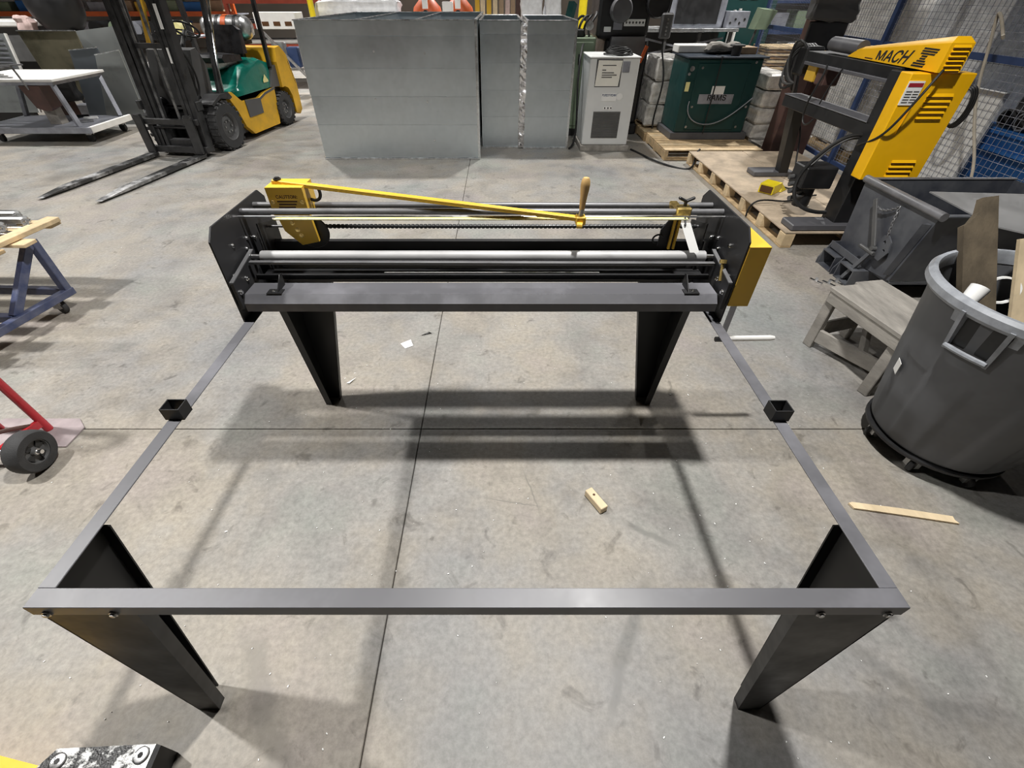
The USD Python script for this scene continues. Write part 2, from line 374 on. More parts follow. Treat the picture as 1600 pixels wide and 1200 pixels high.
def rail_bracket(x0, x1, y0, y1):
    z0, z1, t = .80, .842, .003
    mc.p('rail_bracket', join(box(x0, x0 + t, y0, y1, z0, z1), box(x1 - t, x1, y0, y1, z0, z1), box(x0 + t, x1 - t, y1 - t, y1, z0, z1), box(x0 + t, x1 - t, y0, y0 + t, z0, z1 - .001)), 'black_paint')
rail_bracket(-.993, -.936, .921, .966); rail_bracket(.797, .851, .915, .962)
# side plates
plate = [(1.445, .80), (1.445, 1.117), (1.485, 1.155), (1.865, 1.155), (1.907, 1.118), (1.907, .80)]
for X, s in ((XL, 1), (XR, -1)):
    sp = mc.p('side_plate', prism(plate, 'x', X - .003, X + .003), 'plate_shade_paint', smooth=False)
    for y, z in ((1.56, 1.055), (1.665, 1.04), (1.64, 1.008), (1.50, .965), (1.48, .93), (1.52, .90), (1.72, 1.02)):
        mc.p('plate_bolt', bolt((X + s * .003, y, z), (s, 0, 0), .006, .006), 'bright_steel', parent=sp, label='shiny bolt head')
    # end bracket that carries the roller
    rb = mc.p('roller_bracket', prism([(1.437, .966), (1.642, 1.002), (1.642, .93), (1.46, .86), (1.437, .86)], 'x', X + s * .012, X + s * .024), 'plate_shade_paint', smooth=False)
    mc.p('bracket_edge', bar((X + s * .018, 1.44, .968), (X + s * .018, 1.642, 1.004), .014, .004), 'rod_steel', parent=rb)
    for y, z in ((1.46, .92), (1.50, .885), (1.53, .94)):
        mc.p('bracket_bolt', bolt((X + s * .024, y, z), (s, 0, 0), .007, .008), 'bright_steel', parent=rb)
    mc.p('corner_gusset', prism([(1.68, .80), (1.68, 1.09), (1.83, 1.05), (1.83, .80)], 'x', X + s * .05, X + s * .056), 'black_paint', smooth=False)
# beams, rods and roller
mc.p('front_beam', prism([(1.445, .846), (1.445, .879), (1.472, .906), (1.557, .906), (1.557, .900), (1.475, .900), (1.451, .876), (1.451, .846)], 'x', XL + .03, XR - .035), 'charcoal_scuffed', smooth=False)
mc.p('beam_web', box(XL + .03, XR - .035, 1.551, 1.557, .80, .902), 'black_paint')
mc.p('rear_beam', join(box(XL + .006, XR - .006, 1.76, 1.765, .80, .985), box(XL + .006, XR - .006, 1.765, 1.885, .80, .806), box(XL + .006, XR - .006, 1.765, 1.785, .981, .985)), 'black_paint')
mc.p('rear_stiffener', box(XL + .006, XR - .006, 1.752, 1.76, .925, .945, .001), S)
mc.p('front_bar', bar((XL + .03, 1.577, .981), (XR - .03, 1.577, .976), .016, .012, c=.002), 'rod_steel')
mc.p('gauge_strip', box(-.47, .40, 1.650, 1.656, .899, .902), 'table_white', label='thin pale gauge strip')
mc.p('strip_bed', box(XL + .03, XR - .03, 1.64, 1.70, .885, .898, .001), 'black_paint')
mc.p('bed_bar', box(XL + .03, XR - .03, 1.583, 1.597, .905, .925, .002), 'black_paint')
rl = mc.p('feed_roller', lathe([(0, 0), (.020, 0), (.0215, .003), (.0215, 1.707), (.020, 1.71), (0, 1.71)], (-.922, 1.617, .987), (1, 0, 0), 28), 'roller_steel', label='brushed grey steel roller')
for x0, x1 in ((-.962, -.92), (.786, .823)): mc.p('roller_shaft', cyl((x0, 1.617, .987), (x1, 1.617, .987), .009, 14), 'bright_steel', parent=rl)
mc.p('guide_rod', cyl((XL, 1.80, 1.118), (XR, 1.80, 1.116), .0115, 18), 'rod_steel')
mc.p('guide_rod', cyl((XL, 1.695, 1.131), (XR, 1.695, 1.129), .0115, 18), 'rod_steel')
mc.p('thin_rod', cyl((XL, 1.668, 1.1215), (XR, 1.668, 1.1205), .0035, 10), 'bright_steel')
n_ = 90
prof = [(0, 0)]
for i in range(n_): prof += [(.0085, i * .0165), (.0085, i * .0165 + .009), (.006, i * .0165 + .011), (.006, i * .0165 + .0145)]
prof += [(0, n_ * .0165)]
mc.p('lead_screw', lathe(prof, (-.70, 1.75, 1.052), (1, 0, 0), 10), 'black_plastic', label='threaded dark steel screw', smooth=False)
mc.p('lead_screw_end', cyl((-.97, 1.75, 1.052), (.80, 1.75, 1.052), .005, 10), 'rod_steel')
ru = mc.p('ruler', box(-.845, .70, 1.648, 1.672, 1.115, 1.118), 'ruler_yellow', label='pale yellow flat measuring scale')
tick = [box(-.82 + .0254 * i - .0006, -.82 + .0254 * i + .0006, 1.648, 1.653 if i % 4 else 1.658, 1.118, 1.1183) for i in range(59)]
mc.p('scale_marks', join(tick), 'ink', parent=ru, kind='stuff')
# carriage with caution plate, cutting disc, crank arm
def tilted(poly, y0, y1, z0=.985, z1=1.212, dy=.013):
    m = prism(poly, 'y', y0, y1); v = m.vertices.copy(); v[:, 1] -= (v[:, 2] - z0) / (z1 - z0) * dy; m.vertices = v; return m
ca = mc.p('carriage', join(tilted([(-.872, 1.105), (-.735, 1.105), (-.735, 1.212), (-.872, 1.212)], 1.724, 1.83), tilted([(-.862, 1.105), (-.735, 1.105), (-.728, 1.0), (-.80, .985), (-.852, 1.045)], 1.724, 1.74)), 'machine_yellow', smooth=False, label='yellow carriage housing with printed warning')
CY = lambda z: 1.724 - (z - .985) / .227 * .013
mc.p('lettering', text('CAUTION:', .012, (-.842, CY(1.172) - .0004, 1.172), (1, 0, 0), (0, -.057, 1), .0006, True, width=.08), 'ink_brown', parent=ca)
mc.p('lettering', join(*[box(-.842 + .004 * (k % 2), -.766 - .006 * k, CY(1.16 - .011 * k) - .0008, CY(1.16 - .011 * k) + .001, 1.158 - .011 * k, 1.1635 - .011 * k) for k in range(3)]), 'ink_brown', parent=ca, kind='stuff')
for x, z in ((-.858, 1.160), (-.747, 1.160), (-.812, 1.078), (-.800, 1.050), (-.792, 1.026)):
    mc.p('carriage_screw', bolt((x, CY(z) - .0005, z), (0, -1, 0), .006, .005), 'brass', parent=ca)
mc.p('cutting_disc', lathe([(0, 0), (.062, 0), (.065, .004), (.062, .008), (0, .008)], (-.752, 1.742, 1.03), (0, 1, 0), 40), 'black_plastic', label='black round cutting disc')
mc.p('cable_loop', tube(spline([(-.735, 1.76, 1.20), (-.70, 1.77, 1.195), (-.695, 1.77, 1.165), (-.735, 1.77, 1.15)], 16), .006), 'cable_black')
A0, A1 = V(-.838, 1.76, 1.218), V(.294, 1.63, 1.128)
ar = mc.p('crank_arm', bar(A0 + V(-.02, .002, .0015), A1, .024, .016, c=.003), 'machine_yellow', label='long yellow flat crank arm')
mc.p('pivot_bolt', join(cyl(A0 - V(0, 0, .012), A0 + V(0, 0, .016), .009, 12), cyl(A0 + V(0, 0, .008), A0 + V(0, 0, .012), .014, 16)), 'black_plastic', parent=ar)
mc.p('arm_clamp', join(box(.276, .312, 1.612, 1.648, 1.108, 1.140, .004), cyl((.28, 1.61, 1.112), (.30, 1.605, 1.112), .011, 12)), 'machine_yellow', parent=ar)
hx = V(.294, 1.63, 1.135)
mc.p('ferrule', cyl(hx, hx + V(.002, 0, .03), .0095, 14), 'worn_steel', parent=ar)
mc.p('handle', lathe([(0, .028), (.0095, .028), (.0105, .04), (.0125, .07), (.0155, .095), (.0165, .112), (.015, .126), (.010, .136), (0, .139)], hx, (.03, .0, 1), 22), 'handle_wood', parent=ar, label='turned wooden grip')
# right-hand stop with wing knob and paper tag
st = mc.p('stop_block', join(box(.660, .715, 1.672, 1.720, 1.108, 1.150, .004), box(.668, .700, 1.69, 1.80, 1.11, 1.135, .004)), 'brass', label='brass coloured sliding stop')
mc.p('wing_knob', join(cyl((.692, 1.695, 1.15), (.692, 1.695, 1.172), .006, 12), bar((.692, 1.695, 1.168), (.722, 1.695, 1.182), .012, .010, c=.003), bar((.692, 1.695, 1.168), (.662, 1.695, 1.182), .012, .010, c=.003)), 'black_plastic', parent=st)
for dx in (0, .017): mc.p('stop_arm', bar((.672 + dx, 1.70, 1.11), (.668 + dx * 1.1, 1.69, .985), .008, .012, up=(0, 1, 0)), 'machine_yellow', parent=st)
mc.p('stop_plate', prism([(.632, 1.05), (.665, 1.105), (.69, 1.105), (.69, .985), (.632, .985)], 'y', 1.715, 1.722), 'black_paint', parent=st)
mc.p('hook', tube(spline([(.64, 1.70, 1.03), (.612, 1.70, 1.035), (.602, 1.70, 1.02), (.612, 1.70, 1.005), (.62, 1.70, 1.007)], 14), .0035), 'black_plastic', parent=st)
mc.p('tag', hull([(.672, 1.641, 1.108), (.708, 1.641, 1.108), (.716, 1.592, 1.014), (.752, 1.592, 1.014), (.672, 1.6415, 1.1085), (.708, 1.6415, 1.1085), (.716, 1.5925, 1.0145), (.752, 1.5925, 1.0145)]), 'paper_white', label='white paper hang tag')
mc.p('tag_tie', cyl((.688, 1.635, 1.101), (.69, 1.66, 1.12), .004, 8), 'black_plastic')
for sx, x in ((1, -.845), (-1, .715)):                       # two sheet stops on the front beam
    mc.p('sheet_stop', join(box(x - .028, x + .028, 1.468, 1.502, .906, .910), prism([(1.468, .906), (1.545, .906), (1.545, .952), (1.53, .955)], 'x', x + sx * .01, x + sx * .014)), 'black_paint', smooth=False)
    mc.p('stop_screw', bolt((x - sx * .006, 1.485, .910), (0, 0, 1), .006, .007), 'bright_steel')
# yellow cover on the right plate, with the crank beneath it
cv = [(1.441, .872), (1.441, 1.102), (1.86, 1.102), (1.86, .872)]
mc.p('end_cover', prism(cv, 'x', XR + .004, XR + .078), 'machine_yellow', smooth=False, label='yellow sheet metal end cover')
mc.p('crank_shaft', cyl((XR, 1.72, .915), (1.05, 1.72, .915), .012, 14), 'worn_steel')
ck = mc.p('hand_crank', bar((1.04, 1.72, .93), (1.042, 1.72, .51), .026, .010, up=(0, 1, 0), c=.002), 'cart_frame', label='grey flat steel crank')
mc.p('crank_nut', cyl((1.015, 1.72, .522), (1.05, 1.72, .522), .012, 6), 'black_plastic', parent=ck)
mc.p('crank_grip', lathe([(0, 0), (.012, 0), (.0135, .02), (.0135, .22), (.010, .24), (0, .243)], (1.05, 1.72, .525), (1, 0, .02), 18), 'table_white', parent=ck, label='off-white round grip')
mc.p('adjusting_screw', join(cyl((.818, 1.50, .945), (.822, 1.53, 1.0), .006, 10), cyl((.822, 1.53, 1.0), (.823, 1.536, 1.012), .013, 12)), 'brass')

#REST
# ------------------------------------------------------------------ forklift (local x forward, y to the driver's left)
FA = math.atan2(-.989, -.15)
fk = Thing('forklift', 'yellow forklift truck with green engine hood, long forks lowered to the floor', 'forklift', (-4.38, 7.99, 0), FA)
def fp(name, mesh, mat, **k): return fk.p(name, mesh, mat, local=True, **k)
def wheel(x, y0, y1, r, name, side):
    rt = r * .58
    w = fp(name, lathe([(rt, 0), (r * .93, 0), (r, (y1 - y0) * .14), (r, (y1 - y0) * .86), (r * .93, y1 - y0), (rt, y1 - y0)], (x, y0, r), (0, 1, 0), 40), 'rubber', label='black lugged tyre')
    lugs = []
    for k in range(22):
        a = 2 * math.pi * k / 22
        for s_, off in ((0, 0), (1, math.pi / 22)):
            c = V(x + r * math.cos(a + off), 0, r + r * math.sin(a + off))
            ya, yb = (y0, (y0 + y1) / 2) if s_ == 0 else ((y0 + y1) / 2, y1)
            lugs.append(bar((c[0] - .0, ya, c[2]), (c[0], yb, c[2]), r * .13, .022, up=(math.cos(a + off), 0, math.sin(a + off))))
    fp('tread_lugs', join(lugs), 'rubber', parent=w, kind='stuff')
    yo = y1 if side > 0 else y0
    d = (0, side, 0)
    fp('wheel_rim', lathe([(0, -.05), (rt * .35, -.05), (rt * .5, -.035), (rt * .8, -.05), (rt * .92, -.01), (rt, 0), (rt, -.12), (0, -.12)], (x, yo, r), d, 28), 'cowl_grey', parent=w)
    for k in range(6):
        a = math.pi / 3 * k
        fp('wheel_nut', cyl((x + rt * .42 * math.cos(a), yo - side * .045, r + rt * .42 * math.sin(a)), (x + rt * .42 * math.cos(a), yo - side * .022, r + rt * .42 * math.sin(a)), .012, 6), 'worn_steel', parent=w)
for s in (1, -1):
    wheel(.58, s * .33, s * .55, .30, 'front_tyre', s) if s > 0 else wheel(.58, -.55, -.33, .30, 'front_tyre', -1)
    wheel(-1.10, .34, .50, .245, 'rear_tyre', 1) if s > 0 else wheel(-1.10, -.50, -.34, .245, 'rear_tyre', -1)
side = Polygon([(.36, .665), (.20, .665), (.02, .52), (-.45, .50), (-.62, .545), (-.93, .58), (-.90, .40), (-.86, .22), (-.82, .07), (-.06, .07), (.10, .20), (.20, .45), (.30, .60), (.36, .62)])
for s in (1, -1):
    y0, y1 = (.40, .47) if s > 0 else (-.47, -.40)
    fp('side_frame', prism(side, 'y', y0, y1), 'yellow_truck', smooth=False)
    fp('fender', prism([(.78, .60), (.55, .685), (.36, .69), (.30, .62), (.36, .60), (.55, .645), (.75, .57)], 'y', s * .30, s * .53), 'mast_paint', smooth=False)
    fp('step', prism([(-.04, .30), (-.42, .30), (-.44, .50), (-.04, .53)], 'y', s * .471, s * .485), 'cowl_grey', smooth=False)
    fp('lower_trim', prism([(-.44, .50), (-.62, .55), (-.93, .585), (-.93, .555), (-.62, .52), (-.44, .47)], 'y', s * .471, s * .478), 'cowl_grey', smooth=False)
fp('chassis', join(box(-.85, .55, -.40, .40, .10, .50, .02)), 'mast_paint')
fp('floor_plate', box(-.05, .62, -.42, .42, .50, .53, .005), 'cowl_grey')
hood = hull([(x, s * (.44 - (.05 if z > .8 else 0)), z) for s in (1, -1) for x, z in ((.06, .58), (.04, .66), (-.30, .86), (-.40, .90), (-.84, .955), (-1.04, .90), (-1.08, .84), (-.86, .585))] +
            [(x, s * .30, z) for s in (1, -1) for x, z in ((-.34, .925), (-.85, .985), (-1.0, .94))])
hood = hood.subdivide().subdivide()
hd = fp('engine_hood', hood, 'green_hood', smooth=50, label='glossy green engine hood')
fp('emblem', join(box(-.86, -.72, .441, .446, .665, .70), prism([(-.85, .70), (-.80, .77), (-.73, .70)], 'y', .44, .444)), 'ruler_yellow', parent=hd, label='small maker emblem on the hood')
fp('rear_side_panel', join(prism([(-.86, .585), (-1.08, .86), (-1.20, .86), (-1.20, .56)], 'y', .40, .455), prism([(-.86, .585), (-1.08, .86), (-1.20, .86), (-1.20, .56)], 'y', -.455, -.40)), 'cowl_grey', smooth=False)
cw = Polygon([(-1.14, .55), (-1.16, .90), (-1.22, 1.08), (-1.36, 1.10), (-1.50, .98), (-1.62, .55), (-1.60, .16), (-1.50, .10), (-1.385, .14), (-1.385, .40), (-1.32, .52), (-1.22, .555)])
fp('counterweight', join(prism(cw, 'y', -.50, .50)), 'yellow_truck', smooth=False, label='yellow cast rear counterweight')
fp('counterweight_core', box(-1.45, -.85, -.33, .33, .15, .60, .03), 'mast_paint')
fp('hazard_stripe', join(*[prism([(-1.50 - .005 - .0245 * k * 1.0, .90 - .085 * k), (-1.518 - .0245 * k, .83 - .085 * k), (-1.514 - .0245 * k, .80 - .085 * k), (-1.496 - .0245 * k, .87 - .085 * k)], 'y', -.3, .501) for k in range(4)]), 'ink', kind='stuff')
# seat
fp('seat_cushion', hull([(x, y + .07, z) for x, z in ((-.10, .98), (-.06, 1.04), (-.12, 1.08), (-.52, 1.05), (-.54, .97)) for y in (-.24, .24)] + [(-.2, .07, 1.10), (-.4, .07, 1.08)]).subdivide().subdivide(), 'seat_vinyl', smooth=50)
fp('seat_back', hull([(x, y * 1.25 + .09, z) for x, y, z in ((-.50, -.24, 1.06), (-.50, .24, 1.06), (-.60, -.24, 1.06), (-.60, .24, 1.06), (-.58, -.22, 1.34), (-.58, .22, 1.34), (-.68, -.21, 1.33), (-.68, .21, 1.33), (-.60, -.15, 1.40), (-.60, .15, 1.40), (-.68, -.14, 1.39), (-.68, .14, 1.39))]).subdivide().subdivide(), 'seat_vinyl', smooth=50)
fp('seat_base', box(-.56, -.10, -.20, .20, .90, .99, .02), 'silver')
# LP tank lying across the counterweight
fp('gas_tank', lathe([(0, 0), (.06, .004), (.12, .03), (.15, .08), (.155, .11), (.155, .70), (.15, .73), (.12, .78), (.06, .81), (0, .815)], (-1.02, -.50, 1.35), (0, 1, 0), 30), 'silver', label='silver gas cylinder lying across the rear')
for y0, y1, m_ in ((-.20, -.15, 'black_plastic'), (.10, .15, 'black_plastic'), (-.10, -.02, 'orange_paint')):
    fp('tank_strap', lathe([(.156, 0), (.160, 0), (.160, y1 - y0), (.156, y1 - y0)], (-1.02, y0, 1.35), (0, 1, 0), 30), m_)
fp('tank_bracket', join(box(-1.18, -.86, -.25, .16, 1.14, 1.20, .01), box(-1.06, -.98, -.1, .05, .95, 1.16)), 'black_paint')
# guard, dashboard, wheel
def post(y, a, b, mat, w=.05): return fp('guard_post', bar((a[0], y, a[1]), (b[0], y, b[1]), w, .06, c=.008), mat)
post(.46, (.46, .66), (.02, 2.08), 'mast_paint')
fp('grab_bar', tube(spline([(.40, .49, .70), (.36, .50, .95), (.22, .50, 1.35), (.0, .50, 1.9)], 14), .016), 'chrome')
post(-.46, (.46, .66), (.02, 2.08), 'yellow_truck', .07)
post(.42, (-1.06, .84), (-1.12, 2.08), 'mast_paint', .06); post(-.42, (-1.06, .84), (-1.12, 2.08), 'mast_paint', .06)
for y in (-.46, .46): fp('roof_rail', bar((.04, y, 2.08), (-1.14, y, 2.08), .05, .05), 'mast_paint')
for k in range(7): fp('roof_bar', bar((.02 - .19 * k, -.46, 2.08), (.02 - .19 * k, .46, 2.08), .03, .04), 'mast_paint')
fp('dashboard', hull([(x, y, z) for y in (-.36, .30) for x, z in ((.62, .55), (.66, .80), (.52, 1.18), (.40, 1.20), (.30, 1.0), (.40, .55))]).subdivide(), 'cowl_grey', smooth=40)
fp('steering_column', cyl((.40, .05, 1.12), (.16, .05, 1.36), .03, 12), 'cowl_grey')
sw = fp('steering_wheel', tube([(.14 + .17 * math.cos(a) * .75, .05 + .17 * math.sin(a), 1.38 + .17 * math.cos(a) * .55) for a in np.linspace(0, 2 * math.pi, 28, endpoint=False)], .014, 8, True), 'black_plastic')
for a in (0.5, 2.6, 4.7): fp('spoke', cyl((.14, .05, 1.37), (.14 + .165 * math.cos(a) * .75, .05 + .165 * math.sin(a), 1.38 + .165 * math.cos(a) * .55), .009, 8), 'black_plastic', parent=sw)
for k in range(3): fp('hydraulic_lever', join(cyl((.36, -.16 - .07 * k, 1.15), (.28, -.16 - .07 * k, 1.34), .007, 8), trimesh.creation.icosphere(1, .02).apply_translation([.28, -.16 - .07 * k, 1.35])), 'black_plastic')
for y0 in (.30, .36): fp('hydraulic_hose', tube(spline([(.88, y0 - .1, 1.5), (.80, y0, 1.25), (.70, y0 + .02, 1.0), (.74, y0, .7), (.86, y0 - .05, .6)], 20), .013), 'cable_black')
# mast, leaning slightly back
TL = math.tan(math.radians(5.0))
def mx(x, z): return x - TL * z
def upright(name, y, w, d, z0, z1, x, mat='mast_paint', **k):
    return fp(name, bar((mx(x, z0), y, z0), (mx(x, z1), y, z1), w, d, up=(1, 0, 0), c=.006), mat, **k)
for s in (1, -1):
    upright('mast_rail', .055 + s * .335, .095, .13, .06, 2.25, 1.0)
    upright('mast_rail_flange', .055 + s * .29, .05, .02, .06, 2.25, 1.072)
    upright('inner_rail', .055 + s * .225, .05, .11, .10, 2.3, 1.02)
    fp('lift_cylinder', cyl((mx(.90, .1), s * .21, .1), (mx(.90, 2.2), s * .21, 2.2), .032, 16), 'mast_paint')
    fp('lift_chain', bar((mx(1.02, .4), s * .12, .4), (mx(1.02, 2.2), s * .12, 2.2), .035, .014, up=(1, 0, 0)), 'worn_steel')
    fp('tilt_cylinder', cyl((.30, s * .30, .58), (.88, s * .30, .62), .04, 14), 'black_paint')
    fp('mast_bracket', box(.86, .98, s * .40, s * .455, .55, .66, .008), 'mast_paint')
fp('mast_crossmember', bar((mx(.98, 1.25), -.34, 1.25), (mx(.98, 1.25), .34, 1.25), .10, .05), 'mast_paint')
fp('mast_crossmember', bar((mx(.98, .14), -.36, .14), (mx(.98, .14), .36, .14), .12, .12), 'mast_paint')
fp('warning_label', join(bar((mx(1.084, 1.42), .375, 1.42), (mx(1.084, 1.66), .375, 1.66), .045, .002, up=(1, 0, 0))), 'paper_white', label='white sticker on the mast rail')
fp('warning_label', join(bar((mx(1.084, 1.08), .345, 1.08), (mx(1.084, 1.24), .345, 1.24), .030, .002, up=(1, 0, 0))), 'paper_white', label='white sticker on the mast rail')
# carriage and forks
for z, h in ((.44, .07), (.10, .08)): fp('carriage_bar', box(1.07, 1.12, -.46, .46, z - h / 2, z + h / 2, .006), 'mast_paint')
fp('carriage_rod', cyl((1.06, -.30, .37), (1.06, .30, .37), .022, 14), 'black_paint')
fp('carriage_frame', join(box(1.04, 1.09, -.31, -.25, .08, .46, .004), box(1.04, 1.09, .25, .31, .08, .46, .004)), 'mast_paint')
for s in (1, -1):
    f_ = fp('fork', join(hull([(1.13, s * .37 - .06, .02), (1.13, s * .37 + .06, .02), (1.13, s * .37 - .06, .06), (1.13, s * .37 + .06, .06), (2.55, s * .37 - .06, .02), (2.55, s * .37 + .06, .02), (2.55, s * .37 - .06, .05), (2.55, s * .37 + .06, .05),
              (2.93, s * .37 - .04, .02), (2.93, s * .37 + .04, .02), (2.95, s * .37 - .02, .028), (2.95, s * .37 + .02, .028)])), 'fork_steel', smooth=20)
    fp('fork_shank', box(1.13, 1.175, s * .37 - .06, s * .37 + .06, .06, .51, .008), 'mast_paint', parent=f_)
    fp('fork_hook', box(1.115, 1.17, s * .37 - .05, s * .37 + .05, .465, .53, .006), 'mast_paint', parent=f_)

# ------------------------------------------------------------------ galvanized duct sections
def duct(name, label, x0, x1, yf, yb, zs, dividers=0, group=None, lean=0.0):
    d = Thing(name, label, 'duct', ((x0 + x1) / 2, yf, 0), group=group)
    zt = zs[0]
    for k in range(len(zs) - 1):
        z1, z0 = zs[k], zs[k + 1]; off = .003 * (k % 2)
        prof = hull([(x, y, z) for x in (x0, x1) for y, z in ((yf + .002 - off, z0 + .0015), (yf + .002 - (.006 - off) * .4, z1 - .0015), (yf + .007, z0 + .0015), (yf + .007, z1 - .0015))])
        d.p('front_panel', prof, 'galvanized', smooth=False)
    d.p('back_panel', box(x0, x1, yb - .004, yb, .01, zt), 'galvanized')
    for X in (x0, x1 - .004): d.p('side_panel', box(X, X + .004, yf + .006, yb, .01, zt), 'galvanized')
    d.p('top_flange', join(box(x0 - .012, x1 + .012, yf - .012, yf + .022, zt, zt + .012, .003), box(x0 - .012, x1 + .012, yb - .022, yb + .012, zt, zt + .012, .003),
        box(x0 - .012, x0 + .022, yf + .022, yb - .022, zt, zt + .012, .003), box(x1 - .022, x1 + .012, yf + .022, yb - .022, zt, zt + .012, .003)), 'galvanized_edge')
    d.p('bottom_flange', box(x0 - .01, x1 + .01, yf - .012, yf + .012, 0, .022, .003), 'galvanized_edge')
    d.p('corner_seam', join(box(x1 - .016, x1 + .016, yf - .008, yf + .006, .02, zt)), 'galvanized_edge')
    for k in range(dividers):
        X = x0 + (x1 - x0) * (k + 1) / (dividers + 1)
        d.p('divider', box(X - .003, X + .003, yf + .006, yb - .004, .02, zt), 'galvanized')
        d.p('divider_edge', box(X - .015, X + .015, yf + .022, yb - .022, zt, zt + .010, .002), 'galvanized_edge')
    return d
big = duct('duct_section', 'widest galvanized steel duct section with two dividers, behind the cutting machine', -2.45, -.295, 6.78, 9.8, [1.51, 1.368, 1.047, .748, .427, .02], 2)
for x, z in ((-1.55, 1.22), (-.93, 1.20), (-1.62, .72), (-.95, .69), (-.90, .24)): big.p('rivet', bolt((x, 6.775, z), (0, -1, 0), .009, .004), 'galvanized_edge')
zz = [1.485, 1.353, 1.046, .732, .412, .02]
duct('duct_section', 'narrow galvanized duct section directly right of the widest one', -.27, .275, 7.40, 9.3, zz)
duct('duct_section', 'narrow galvanized duct section nearest the white air dryer cabinet', .345, .985, 7.36, 9.1, zz)
tp = Thing('foil_tape', 'crinkled shiny foil strip over the gap between the two narrow ducts', 'tape', (.31, 7.37, 0))
pts = []
for k in range(46):
    z = 1.50 - k * .033
    pts.append((z, rng.uniform(-.006, .006), rng.uniform(-.004, .004)))
vv, ff = [], []
for k, (z, dx, dy) in enumerate(pts):
    for i, x in enumerate((-.042, -.015, .012, .040)):
        vv.append((.31 + x + dx, 7.352 + dy + rng.uniform(-.008, .004), z))
    if k:
        for i in range(3):
            a = (k - 1) * 4 + i; b = k * 4 + i; ff += [(a, b, b + 1), (a, b + 1, a + 1)]
fs = trimesh.Trimesh(vv, ff, process=False); bk = fs.copy(); bk.apply_translation([0, .004, 0]); bk.invert()
tp.p('foil', join(fs, bk), 'foil_tape', smooth=False)

# ------------------------------------------------------------------ air dryer cabinet, olive cabinet
dr = Thing('air_dryer', 'white refrigerated air dryer cabinet with dark grille and taped notice', 'cabinet', (1.5, 7.5, 0))
dr.p('base', box(1.17, 1.88, 7.20, 7.95, 0, .075, .006), 'wood_grey')
dr.p('body', box(1.19, 1.85, 7.24, 7.92, .075, 1.11, .012), 'white_cabinet')
dr.p('top_panel', box(1.18, 1.86, 7.23, 7.93, 1.11, 1.125, .004), 'white_cabinet')
gr = dr.p('grille', box(1.31, 1.69, 7.232, 7.242, .17, .50), 'grille_dark', label='dark louvred grille')
for k in range(14): dr.p('slat', box(1.315, 1.685, 7.226, 7.234, .178 + .0228 * k, .189 + .0228 * k), 'cowl_grey', parent=gr)
nt = dr.p('notice', hull([(1.285, 7.236, .80), (1.60, 7.236, .80), (1.30, 7.228, 1.09), (1.615, 7.228, 1.085), (1.285, 7.239, .80), (1.60, 7.239, .80), (1.30, 7.231, 1.09), (1.615, 7.231, 1.085)]), 'paper_notice', label='off-white paper notice')
dr.p('notice_shadow_edge', box(1.278, 1.622, 7.2385, 7.2405, .79, 1.10), 'cowl_grey', parent=nt)  # grey border standing in for the shadow round the notice
dr.p('notice_lines', join(*[box(1.36, 1.36 + w_, 7.2245, 7.2265, z - .006, z + .002) for w_, z in ((.18, 1.035), (.05, .985), (.16, .955), (.2, .93), (.14, .905))]), 'cowl_grey', parent=nt, kind='stuff')
dr.p('sticker', box(1.63, 1.725, 7.234, 7.240, .955, 1.075), 'cart_frame', label='blue-grey sticker')
pl_ = dr.p('name_plate', join(box(1.395, 1.60, 7.234, 7.240, .625, .725), cyl((1.645, 7.240, .68), (1.645, 7.234, .68), .042, 20)), 'paper_white', label='white maker plate')
dr.p('lettering', text('PURESTREAM', .026, (1.40, 7.2335, .685), (1, 0, 0), (0, 0, 1), .001, True, width=.19), 'ink_blue', parent=pl_)
dr.p('control_strip', box(1.435, 1.565, 7.233, 7.240, .525, .565), 'paper_white')
for x in (1.46, 1.505, 1.545): dr.p('indicator', cyl((x, 7.233, .545), (x, 7.228, .545), .009, 10), 'black_plastic')
cl_ = Thing('cable_coil', 'dark grey coiled cable lying on the white air dryer', 'cable', (1.6, 7.5, 1.125))
for k in range(5): cl_.p('loop', tube([(1.60 + (.19 - .018 * k) * math.cos(a), 7.50 + (.19 - .02 * k) * math.sin(a), 1.137 + .016 * k + .01 * math.sin(2 * a + k)) for a in np.linspace(0, 2 * math.pi, 30, endpoint=False)], .011, 6, True), 'cable_black')
ob = Thing('olive_cabinet', 'olive green electrical cabinet between the ducts and the dryer', 'cabinet', (1.25, 8.3, 0))
ob.p('body', box(1.02, 1.39, 8.15, 8.7, .1, 1.27, .01), 'olive_green'); ob.p('plinth', box(1.04, 1.37, 8.17, 8.68, 0, .1), 'black_paint')
ob.p('door', box(1.05, 1.36, 8.135, 8.15, .15, 1.22, .004), 'olive_green'); ob.p('handle', box(1.15, 1.17, 8.115, 8.135, .95, 1.08, .004), 'black_plastic')
single('power_cable', tube(spline([(1.20, 8.05, 1.20), (1.13, 7.75, 1.10), (1.10, 7.55, .75), (1.11, 7.42, .35), (1.06, 7.35, .03), (1.02, 7.3, .015)], 30), .014), 'cable_black', 'black power cable hanging beside the white air dryer', 'cable')
vb = Thing('valve_assembly', 'black valve and pipe cluster on top of the olive green cabinet', 'valves', (1.2, 8.4, 1.27))
vb.p('block', box(1.05, 1.22, 8.25, 8.5, 1.27, 1.36, .01), 'black_plastic')
for k in range(4): vb.p('pipe', tube(spline([(1.10 + .07 * k, 8.3, 1.275), (1.09 + .075 * k, 8.3, 1.42), (1.16 + .07 * k, 8.32, 1.50), (1.24 + .05 * k, 8.4, 1.46 + .03 * k)], 12), .016), ('black_plastic', 'cowl_grey')[k % 2])
